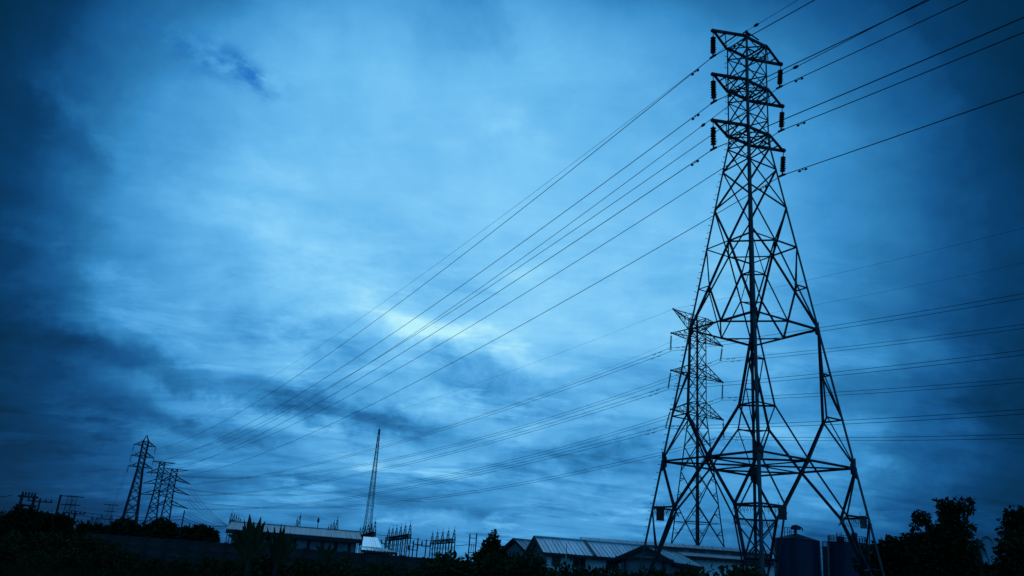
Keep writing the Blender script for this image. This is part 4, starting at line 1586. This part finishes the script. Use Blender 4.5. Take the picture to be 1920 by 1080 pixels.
ladder(tk, c, r, z, math.radians(-118))
tk2, c, r, z = tank(1551, 1626, 1017.5, 92, 'blue-grey storage tank with flat railed top', .12, True)
for i in range(30):
    a = 2 * math.pi * i / 30
    q = Vector((c.x + (r - .08) * math.cos(a), c.y + (r - .08) * math.sin(a), z + .04))
    MB().bar(q, q + up * .62, .04).build('rail_post', TANKD, tk2)
for h in (.32, .6):
    MB().tube([(c.x + (r - .08) * math.cos(2 * math.pi * i / 30), c.y + (r - .08) * math.sin(2 * math.pi * i / 30), z + .04 + h) for i in range(31)], .025, 5).build('guard_rail', TANKD, tk2)
ladder(tk2, c, r, z, math.radians(-132))
MB().box((c.x - r * .55, c.y - .9, z + .3), .55, .5, .5, .2).build('roof_hatch', TANKD, tk2)
MB().lathe([(.28, 0), (.28, .9), (.34, .95), (.05, 1.05)], (c.x + r * .42, c.y, z + .05), 12).build('roof_vent', TANKD, tk2)
tk3, c3_, r3, z3 = tank(1541, 1560, 1026, 108, 'narrow dark tank tucked between the two big tanks', .1, False, TANKD)
for i in range(16):
    a = 2 * math.pi * i / 16
    q = Vector((c3_.x + (r3 - .05) * math.cos(a), c3_.y + (r3 - .05) * math.sin(a), z3 + .04))
    MB().bar(q, q + up * .6, .04).build('rail_post', TANKD, tk3)
MB().tube([(c3_.x + (r3 - .05) * math.cos(2 * math.pi * i / 16), c3_.y + (r3 - .05) * math.sin(2 * math.pi * i / 16), z3 + .62) for i in range(17)], .025, 5).build('guard_rail', TANKD, tk3)
b = at(1539.5, 1070, 95)
zp = zat(1538.5, 1016, 95)
pv = thing('vent_pipe', (b.x, b.y, 0), 'thin pale upright pipe in the gap between the big tanks', 'pipe')
MB().tube([(b.x, b.y, 0), (b.x, b.y, zp)], .09, 8).build('pipe', PIPE, pv)
for z_ in (2.6, 4.4, 6.2):
    MB().lathe([(.11, 0), (.14, .02), (.14, .1), (.11, .12)], (b.x, b.y, z_), 8).build('pipe_flange', PIPE, pv)

# ------------------------------------------------------------------ power poles on the left
def pole(px, ty, d, label, arms=(), h_frame=None, r=.16, m=WOOD, group='roadside power poles'):
    b = at(px, 1000, d)
    z = zat(px + (1000 - ty) * .19, ty, d) if False else zat(px, ty, d)
    rt = thing('power_pole', (b.x, b.y, 0), label, 'pole', group)
    MB().tube([(b.x, b.y, 0), (b.x, b.y, z)], [r, r * .7], 7).build('shaft', m, rt)
    ax = Vector((math.cos(.3), math.sin(.3), 0))
    for dz, w in arms:
        q = Vector((b.x, b.y, z - dz))
        MB().bar(q - ax * w, q + ax * w, .14).build('crossarm', m, rt)
        for s in (-.9, -.45, .45, .9):
            MB().lathe([(.05, 0), (.1, .05), (.06, .12), (.1, .2), (.04, .3)], q + ax * (w * s) + up * .07, 7).build('pin_insulator', BLACKI, rt)
    return rt


pole(338, 956, 150, 'slender pale pole leaning by the T-topped pylons at the tree line', r=.13, m=CONC2)
pole(97, 926, 120, 'plain tall pole among the dark trees at far left', r=.17)
pole(60, 933, 130, 'pole with two crossarms above the dark trees at far left', ((.4, 1.5), (1.9, 1.3)))
pole(133, 958, 140, 'short pole with two crossarms right of the dark trees', ((.3, 1.3), (1.4, 1.1)))
# H-pole with a platform
b1, b2 = at(24, 1000, 125), at(48, 1000, 125)
z = zat(36, 926, 125)
hp = thing('power_pole', ((b1.x + b2.x) / 2, b1.y, 0), 'two-legged pole structure with double crossbeams above the trees at far left', 'pole', 'roadside power poles')
for b in (b1, b2):
    MB().tube([(b.x, b.y, 0), (b.x, b.y, z)], .18, 7).build('leg', WOOD, hp)
for dz in (.25, 1.3):
    MB().bar((b1.x - .5, b1.y, z - dz), (b2.x + .5, b2.y, z - dz), .22).build('crossbeam', WOOD, hp)
for i in range(5):
    q = lerp(b1, b2, i / 4)
    MB().lathe([(.08, 0), (.14, .1), (.08, .2), (.14, .3), (.05, .45)], (q.x, q.y, z - .12), 7).build('pin_insulator', BLACKI, hp)
for px, ty, d, w0, lab in ((118, 927, 330, 2.2, 'faint thin lattice tower behind the dark trees'), (128, 928, 345, 2.2, 'second faint lattice tower just right of the thinnest one'),
                           (200, 944, 420, 3.0, 'small faraway pylon with flat top left of the peaked pylon')):
    b = at(px - 4, 1005, d)
    z = zat(px, ty, d)
    rt = thing('distant_tower', (b.x, b.y, 0), lab, 'pylon', None)
    mb = MB()
    lattice_col(mb, b.x, b.y, 0, z, w0 * 1.5, w0 * .45, .4)
    mb.build('lattice_body', STEEL2, rt)
    MB().bar((b.x - 3.2, b.y, z - .4), (b.x + 3.2, b.y, z - .4), .3).build('top_arm', STEEL2, rt)
    MB().bar((b.x - 2.4, b.y, z - 3.2), (b.x + 2.4, b.y, z - 3.2), .3).build('lower_arm', STEEL2, rt)
portal.n = 2
portal((172, 182), (966, 962), (974, 975), (230, 230), 'small two-column portal right of the dark trees at left', clutter=False)
portal((190, 209), (962, 962), (968, 970), (240, 240), 'wider two-column portal in front of the small faraway pylon', clutter=False)
for i, (a, b_, lab) in enumerate(((at(133, 957, 140), at(340, 968, 150), 'upper slack roadside cable in front of the far pylons'), (at(133, 964, 140), at(340, 974, 150), 'lower slack roadside cable in front of the far pylons'),
                                  (at(340, 968, 150), at(424, 987, 130), 'upper cable from the pale pole to the warehouse end'), (at(340, 973, 150), at(424, 990, 130), 'lower cable from the pale pole to the warehouse end'),
                                  (at(-60, 921, 130), at(24, 928, 125), 'cable reaching the two-legged pole from out of frame'))):
    wire(a, b_, .5, .035, lab, 'roadside cables', n=20)

# ------------------------------------------------------------------ vegetation
def leaf_mesh(name, centers, radii, n, size, seed, squash=1.0, droop=.3, shell=.55, m=LEAF):
    """many small bent leaves spread through the blobs given"""
    rg_ = np.random.default_rng(seed)
    C, R_ = np.array(centers, float), np.array(radii, float)
    pr = R_ ** 2
    pr /= pr.sum()
    idx = rg_.choice(len(C), n, p=pr)
    d = rg_.normal(size=(n, 3))
    d /= np.linalg.norm(d, axis=1)[:, None]
    rad = R_[idx] * (shell + (1.08 - shell) * rg_.random(n) ** .6)
    lump = 1 + .22 * np.sin(d[:, 0] * 5 + idx) * np.cos(d[:, 2] * 6 + idx * 1.7)
    p = C[idx] + d * (rad * lump)[:, None] * np.array([1, 1, squash])
    t = d + rg_.normal(scale=.8, size=(n, 3))
    t[:, 2] -= droop
    t /= np.linalg.norm(t, axis=1)[:, None]
    w = np.cross(t, rg_.normal(size=(n, 3)))
    w /= np.linalg.norm(w, axis=1)[:, None]
    s = size * (.6 + .8 * rg_.random(n))[:, None]
    nn = np.cross(t, w)
    v = np.empty((n, 4, 3))
    v[:, 0] = p
    v[:, 1] = p + t * s * .5 + w * s * .27 + nn * s * .08
    v[:, 2] = p + t * s
    v[:, 3] = p + t * s * .5 - w * s * .27 + nn * s * .08
    me = bpy.data.meshes.new(name)
    me.vertices.add(4 * n)
    me.vertices.foreach_set('co', v.reshape(-1))
    me.loops.add(4 * n)
    me.loops.foreach_set('vertex_index', np.arange(4 * n, dtype=np.int32))
    me.polygons.add(n)
    me.polygons.foreach_set('loop_start', np.arange(0, 4 * n, 4, dtype=np.int32))
    me.polygons.foreach_set('loop_total', np.full(n, 4, np.int32))
    me.materials.append(m)
    me.update(calc_edges=True)
    me.validate()
    return me


def tree(name, base, blobs, n, size, label, cat, seed, m=LEAF, group=None, trunk_r=.2, squash=1.0, droop=.3, shell=.5):
    """blobs: (dx, dy, z, r) relative to the base"""
    rt = thing(name, base, label, cat, group)
    me = leaf_mesh('crown', [(b[0], b[1], b[2]) for b in blobs], [b[3] for b in blobs], n, size, seed, squash, droop, shell, m)
    o = bpy.data.objects.new('crown', me)
    COL.objects.link(o)
    o.parent = rt
    mb = MB()
    zt_ = max(b[2] for b in blobs)
    zl = min(b[2] - b[3] for b in blobs)
    tz = max(.5, zl + (zt_ - zl) * .45)
    mb.tube([(0, 0, -.1), (.06, .02, tz * .5), (-.04, .03, tz)], [trunk_r * 1.3, trunk_r, trunk_r * .7], 8)
    for b in blobs:
        s = Vector((0, 0, tz * (.55 + .4 * random.random())))
        e = Vector((b[0], b[1], b[2]))
        k = lerp(s, e, .5) + Vector((0, 0, .12 * (e - s).length))
        mb.tube([s, k, e], [trunk_r * .5, trunk_r * .3, trunk_r * .1], 5)
    tr_ = mb.build('trunk', BARK, rt, origin=rt['_o'])
    tr_.location = (0, 0, 0)
    tr_.data.transform(Matrix.Translation(Vector(rt['_o'])))
    return rt


def blobs_for(px_list, d, base):
    """turn (px, py, radius_px) outline discs into blobs around the base at distance d"""
    out = []
    for i, (px, py, rp) in enumerate(px_list):
        q = at(px, py, d)
        rr = rp / FPX * math.sqrt(d * d + q.z * q.z)
        out.append((q.x - base.x, q.y - base.y + random.uniform(-.6, .6) * rr, q.z, rr))
    return out


def gtree(name, bx, d, discs, n, size, label, cat, seed, **k):
    b = at(bx, 1000, d)
    base = Vector((b.x, b.y, 0))
    return tree(name, base, blobs_for(discs, d, base), n, size, label, cat, seed, **k)


# right-hand trees
gtree('tree', 1782, 60, [(1789, 962, 15), (1776, 950, 9), (1795, 947, 8), (1810, 950, 8), (1820, 938, 4), (1822, 952, 5), (1761, 944, 4), (1768, 962, 6), (1783, 980, 14), (1726, 974, 9), (1716, 986, 5), (1735, 970, 7), (1722, 960, 4), (1740, 985, 5), (1716, 997, 3), (1787, 998, 20),
                         (1770, 992, 10), (1812, 990, 7), (1822, 986, 4), (1806, 1000, 9), (1757, 998, 7), (1748, 1000, 7), (1765, 1020, 24), (1795, 1024, 26), (1740, 1030, 18), (1745, 1052, 32), (1808, 1048, 22), (1822, 1070, 22), (1780, 1080, 46)], 8600, .30,
      'tall ragged dark tree with open crown right of the tanks', 'tree', 11, trunk_r=.26, shell=.35)
gtree('tree', 1925, 48, [(1914, 985, 12), (1896, 970, 6), (1897, 985, 5), (1916, 962, 7), (1928, 990, 28), (1906, 1005, 12), (1906, 1024, 18), (1900, 1050, 22), (1930, 1050, 42), (1888, 1078, 22)], 5200, .26,
      'dark leafy tree cut off by the right edge of the photo', 'tree', 12, trunk_r=.2, shell=.35)
gtree('bush', 1690, 64, [(1655, 1034, 16), (1670, 1026, 12), (1690, 1038, 20), (1712, 1030, 24), (1650, 1060, 24), (1690, 1066, 34), (1725, 1050, 26)], 4200, .36,
      'rounded dark bush mass between the tanks and the ragged tree', 'bush', 13, shell=.4)
gtree('bush', 1632, 66, [(1634, 1040, 13), (1622, 1058, 16), (1645, 1066, 20)], 1500, .34, 'low dark bush at the foot of the flat-topped tank', 'bush', 14, shell=.4)
gtree('bush', 1870, 58, [(1858, 1084, 18), (1876, 1082, 16), (1842, 1074, 12)], 1300, .34, 'low dark bush between the ragged tree and the edge tree', 'bush', 15, shell=.4)
# left tree masses
gtree('tree', 38, 112, [(34, 966, 13), (52, 970, 14), (22, 980, 15), (44, 986, 20), (66, 978, 11), (12, 998, 18), (36, 1004, 22)], 6500, .38, 'broad dark tree at far left under the two-legged pole', 'tree', 21, shell=.35, trunk_r=.3)
gtree('tree', 88, 115, [(86, 977, 11), (76, 972, 7), (98, 980, 12), (82, 994, 18), (104, 992, 14)], 4600, .36, 'dark tree between the two-legged pole and the plain pole', 'tree', 22, shell=.35)
gtree('tree', 118, 112, [(112, 975, 8), (122, 981, 9), (114, 990, 13), (124, 999, 11)], 3600, .34, 'upright dark tree just right of the plain tall pole', 'tree', 23, shell=.35)
TL = [(3, 985, 20), (150, 1000, 10), (160, 993, 8), (180, 998, 10), (196, 998, 10), (222, 990, 12), (232, 985, 9), (246, 995, 12), (262, 998, 10), (284, 994, 10), (300, 986, 9), (310, 990, 10), (330, 998, 10), (352, 1000, 10), (368, 996, 9), (384, 1000, 9), (397, 1003, 7)]
tl_n = {}
for i, (px, py, rr) in enumerate(TL):
    d = 150 + (i * 37) % 50
    near_what = ('under the small portal', 'below the peaked pylon', 'below the T-topped pylons', 'beside the pale pole')[0 if px < 215 else 1 if px < 275 else 2 if px < 325 else 3]
    if px < 10:
        near_what = 'at the left edge'
    tl_n[near_what] = tl_n.get(near_what, -1) + 1
    gtree('tree', px, d, [(px, py, rr), (px - rr * .6, py + rr * .7, rr), (px + rr * .7, py + rr * .5, rr), (px, py + rr * 1.5, rr * 1.2)], 1100, .75,
          f'dark tree of the far tree line {near_what}, {("first", "second", "third", "fourth", "fifth", "sixth", "seventh")[tl_n[near_what]]} from the left', 'tree', 30 + i, group='trees of the far tree line', shell=.35)
# conical tree and the bushes about it
gtree('tree', 921, 46, [(925, 998, 3), (923, 1006, 4), (930, 1010, 3), (918, 1017, 6), (931, 1020, 5), (924, 1026, 8), (911, 1024, 4), (937, 1030, 5), (908, 1034, 6), (922, 1040, 12), (940, 1044, 8), (902, 1048, 9), (924, 1060, 20), (896, 1040, 4)], 3000, .2,
      'pointed conical young tree rising above the hedge', 'tree', 51, m=LEAF2, shell=.3, trunk_r=.08)


def banana(bx, d, leaves, label, seed):
    b = at(bx, 1030, d)
    rt = thing('banana_plant', (b.x, b.y, 0), label, 'banana plant', 'banana plants by the wall')
    z0 = 1.7
    MB().tube([(b.x, b.y, -.05), (b.x + .02, b.y, z0 * .6), (b.x, b.y, z0 + .3)], [.17, .14, .10], 9).build('stem', BARK, rt, smooth=True)
    rn = random.Random(seed)
    for (px, py, w, bend) in leaves:
        tip = at(px, py, d + rn.uniform(-.5, .5))
        s = Vector((b.x, b.y, z0 + rn.uniform(-.2, .3)))
        ctl = lerp(s, tip, .5) + Vector((0, 0, bend))
        mb = MB()
        npt = 9
        side = (tip - s).cross(Vector((rn.uniform(-.3, .3), -1, rn.uniform(-.2, .2)))).normalized()
        rows = []
        for i in range(npt):
            t = i / (npt - 1)
            p = s * (1 - t) ** 2 + ctl * (2 * t * (1 - t)) + tip * t * t
            ww = .85 * w * (math.sin(math.pi * min(1, .12 + t * .95)) ** .6) * (0.15 if t < .18 else 1) * (.25 if t > .97 else 1)
            jag = 1 + rn.uniform(-.18, .12)
            sag = Vector((0, .25 * ww, -.18 * ww))
            rows.append((p - side * ww * jag + sag, p, p + side * ww * (2 - jag) + sag))
        for r_ in rows:
            mb.v += [tuple(x) for x in r_]
        for i in range(npt - 1):
            o = i * 3
            mb.f += [(o, o + 1, o + 4, o + 3), (o + 1, o + 2, o + 5, o + 4)]
        mb.build('leaf', LEAFB, rt)
    return rt


banana(470, 40, [(468, 962, .22, .2), (490, 967, .2, .2), (457, 968, .08, .15), (498, 976, .18, .3), (476, 976, .2, .2), (440, 992, .18, .5), (424, 1003, .2, .8), (430, 1020, .18, .8), (444, 1030, .2, .6), (505, 995, .2, .6), (512, 1016, .2, .6),
                 (455, 984, .2, .3), (484, 985, .2, .3), (470, 1010, .25, .1), (490, 1028, .22, .5)], 'taller banana plant with upright blades before the warehouse', 3)
banana(521, 41, [(528, 980, .12, .2), (535, 983, .15, .2), (514, 985, .12, .2), (545, 998, .18, .4), (555, 1008, .16, .5), (500, 985, .1, .2), (532, 1000, .2, .2), (515, 1005, .2, .3), (560, 1020, .18, .5), (530, 1024, .2, .4)],
       'shorter banana plant with splayed blades in front of the roof', 4)
banana(612, 44, [(605, 1014, .1, .2), (620, 1018, .12, .3), (632, 1026, .12, .4), (590, 1022, .12, .4), (600, 1032, .15, .4), (640, 1038, .15, .4)], 'small banana plant in front of the dark warehouse wall', 5)
b = at(1838, 1060, 56)
# palm by the ragged tree
pl = thing('palm_tree', (b.x, b.y, 0), 'small palm with arching fronds right of the ragged tree', 'palm')
z0 = zat(1835, 1030, 56)
MB().tube([(b.x, b.y, 0), (b.x, b.y, z0)], [.16, .11], 8).build('trunk', BARK, pl)
for (px, py, bend) in ((1832, 1008, .2), (1861, 1017, 1.0), (1850, 1040, .9), (1856, 1056, .8), (1812, 1030, .6), (1820, 1015, .5), (1845, 1060, .5)):
    tip = at(px, py, 56 + random.uniform(-.6, .6))
    s = Vector((b.x, b.y, z0))
    ctl = lerp(s, tip, .5) + up * bend
    mb = MB()
    prev = None
    for i in range(13):
        t = i / 12
        p = s * (1 - t) ** 2 + ctl * (2 * t * (1 - t)) + tip * t * t
        if prev is not None:
            mb.bar(prev, p, .03)
            d_ = (p - prev).normalized()
            sd_ = d_.cross(up).normalized()
            for q in (-1, 1):
                e = p + sd_ * (q * .38 * math.sin(math.pi * min(1, t + .1)) + .02) - up * .22 + d_ * .15
                mb.add([p, p + d_ * .06, e], [(0, 1, 2)])
        prev = p
    mb.build('frond', LEAFB, pl)

# shrubs: four kinds, then copies
protos = []
for i in range(4):
    rn = random.Random(60 + i)
    bl = []
    h = (1.5, 1.9, 1.3, 2.2)[i]
    for j in range(9):
        a, rr = rn.uniform(0, 6.28), rn.uniform(0, .75)
        bl.append((rr * math.cos(a), rr * math.sin(a), rn.uniform(.35, h), rn.uniform(.28, .5)))
    t_ = tree('shrub', Vector((0, 0, 0)), bl, 1700, .17, 'x', 'shrub', 70 + i, m=LEAF2, group='shrubs along the near edge of the field', trunk_r=.05, shell=.3)
    protos.append(t_)
horizon = lambda px: 1003 + .0736 * px
spots = []
rn = random.Random(5)
# px, top y, distance
tops = [(650, 1052, 44), (676, 1044, 46), (700, 1050, 40), (728, 1052, 44), (752, 1056, 42), (780, 1052, 46), (806, 1046, 44), (836, 1040, 45), (852, 1034, 44), (872, 1036, 46), (892, 1032, 47), (906, 1036, 43), (944, 1038, 46), (955, 1026, 48),
        (968, 1030, 47), (984, 1034, 45), (1000, 1038, 47), (1012, 1046, 44), (1040, 1066, 46), (1064, 1062, 47), (1080, 1048, 48), (1094, 1052, 46), (1112, 1058, 44), (1130, 1056, 46), (1150, 1062, 43), (1172, 1064, 44), (1196, 1068, 42),
        (1216, 1066, 41), (1240, 1066, 42), (1262, 1062, 41), (1286, 1063, 41), (1310, 1062, 40), (1334, 1060, 40), (1356, 1061, 41), (1380, 1056, 41), (1404, 1058, 40), (1424, 1060, 40), (1440, 1066, 41),
        (600, 1048, 44), (576, 1044, 46), (548, 1040, 44), (622, 1042, 47), (524, 1038, 44), (500, 1040, 46), (640, 1036, 50), (596, 1036, 51), (420, 1044, 46), (380, 1040, 50), (330, 1036, 52), (280, 1034, 54), (230, 1030, 52), (180, 1026, 55), (120, 1022, 54), (60, 1020, 52), (20, 1018, 55), (455, 1042, 44)]
tops += [(4, 990, 80), (28, 994, 82), (55, 993, 80), (80, 996, 83), (106, 996, 80), (130, 999, 82), (152, 1000, 80), (172, 1003, 82), (192, 1007, 80), (236, 1018, 78)]


def landmark(px):
    for lim, w in ((100, 'below the two-legged pole'), (200, 'in front of the left tree line'), (300, 'in front of the far pylons'), (440, 'in the field left of the banana plants'), (515, 'at the foot of the taller banana plant'),
                   (560, 'at the foot of the shorter banana plant'), (640, 'before the warehouse wall'), (720, 'before the white-roofed shed'), (800, 'before the six-spired portal'), (870, 'before the five-spired portal'), (945, 'beside the conical tree'),
                   (1010, 'before the outbuilding'), (1075, 'under the house windows'), (1130, 'before the house wall'), (1200, 'before the gabled shelter'), (1290, 'inside the outer leg of the largest tower'), (1375, 'under the horned pylon'), (1500, 'beneath the centre of the largest tower')):
        if px < lim:
            return w
    return 'near the tanks'


ORD = ('first', 'second', 'third', 'fourth', 'fifth', 'sixth', 'seventh', 'eighth', 'ninth', 'tenth', 'eleventh', 'twelfth')
by_mark = {}
for px, ty, d in tops:
    by_mark.setdefault(landmark(px), []).append(px)
for i, (px, ty, d) in enumerate(tops):
    b = at(px, 1060, d)
    z = zat(px, ty, d)
    k = i % 4
    h = (1.95, 2.35, 1.75, 2.65)[k]
    s = z / h
    o = protos[k] if i < 4 else copy_tree(protos[k])
    o.location = (b.x, b.y, 0)
    w = landmark(px)
    n_ = sorted(by_mark[w]).index(px)
    hw_ = 'tall' if z > 3.0 else 'low' if z < 2.0 else 'mid-height'
    o['label'] = f'{hw_} dark shrub {w}, {ORD[n_]} from the left'
    o.scale = (s * rn.uniform(.85, 1.2), s * rn.uniform(.85, 1.2), s)
    o.rotation_euler = (0, 0, rn.uniform(0, 6.28))
for i, o in enumerate(protos):
    for c in o.children:
        c.location = (0, 0, 0)

# field of tall weeds
rg_ = np.random.default_rng(3)
n = 26000
az = np.radians(rg_.uniform(-37, 34, n))
dd = 24 + 62 * rg_.random(n) ** .8
bx_, by_ = dd * np.sin(az), dd * np.cos(az)
hh = .5 + .9 * rg_.random(n) + .35 * np.sin(bx_ * .35) * np.cos(by_ * .27)
aa = rg_.uniform(0, 6.28, n)
lean = rg_.normal(scale=.28, size=(n, 2)) * hh[:, None]
wv = np.stack([np.cos(aa), np.sin(aa)], 1) * (.02 + .045 * rg_.random(n))[:, None]
v = np.zeros((n, 5, 3))
base = np.stack([bx_, by_], 1)
v[:, 0, :2] = base - wv
v[:, 1, :2] = base + wv
v[:, 2, :2] = base + wv * .8 + lean * .4
v[:, 2, 2] = hh * .6
v[:, 3, :2] = base + lean
v[:, 3, 2] = hh
v[:, 4, :2] = base - wv * .8 + lean * .4
v[:, 4, 2] = hh * .6
me = bpy.data.meshes.new('weeds')
me.vertices.add(5 * n)
me.vertices.foreach_set('co', v.reshape(-1))
me.loops.add(5 * n)
me.loops.foreach_set('vertex_index', np.arange(5 * n, dtype=np.int32))
me.polygons.add(n)
me.polygons.foreach_set('loop_start', np.arange(0, 5 * n, 5, dtype=np.int32))
me.polygons.foreach_set('loop_total', np.full(n, 5, np.int32))
me.materials.append(GRASSM)
me.update(calc_edges=True)
o = bpy.data.objects.new('weeds', me)
COL.objects.link(o)
tag(o, 'tall dark weeds and grass covering the near field', 'grass', kind='stuff')

for o in bpy.data.objects:
    if '_o' in o:
        del o['_o']
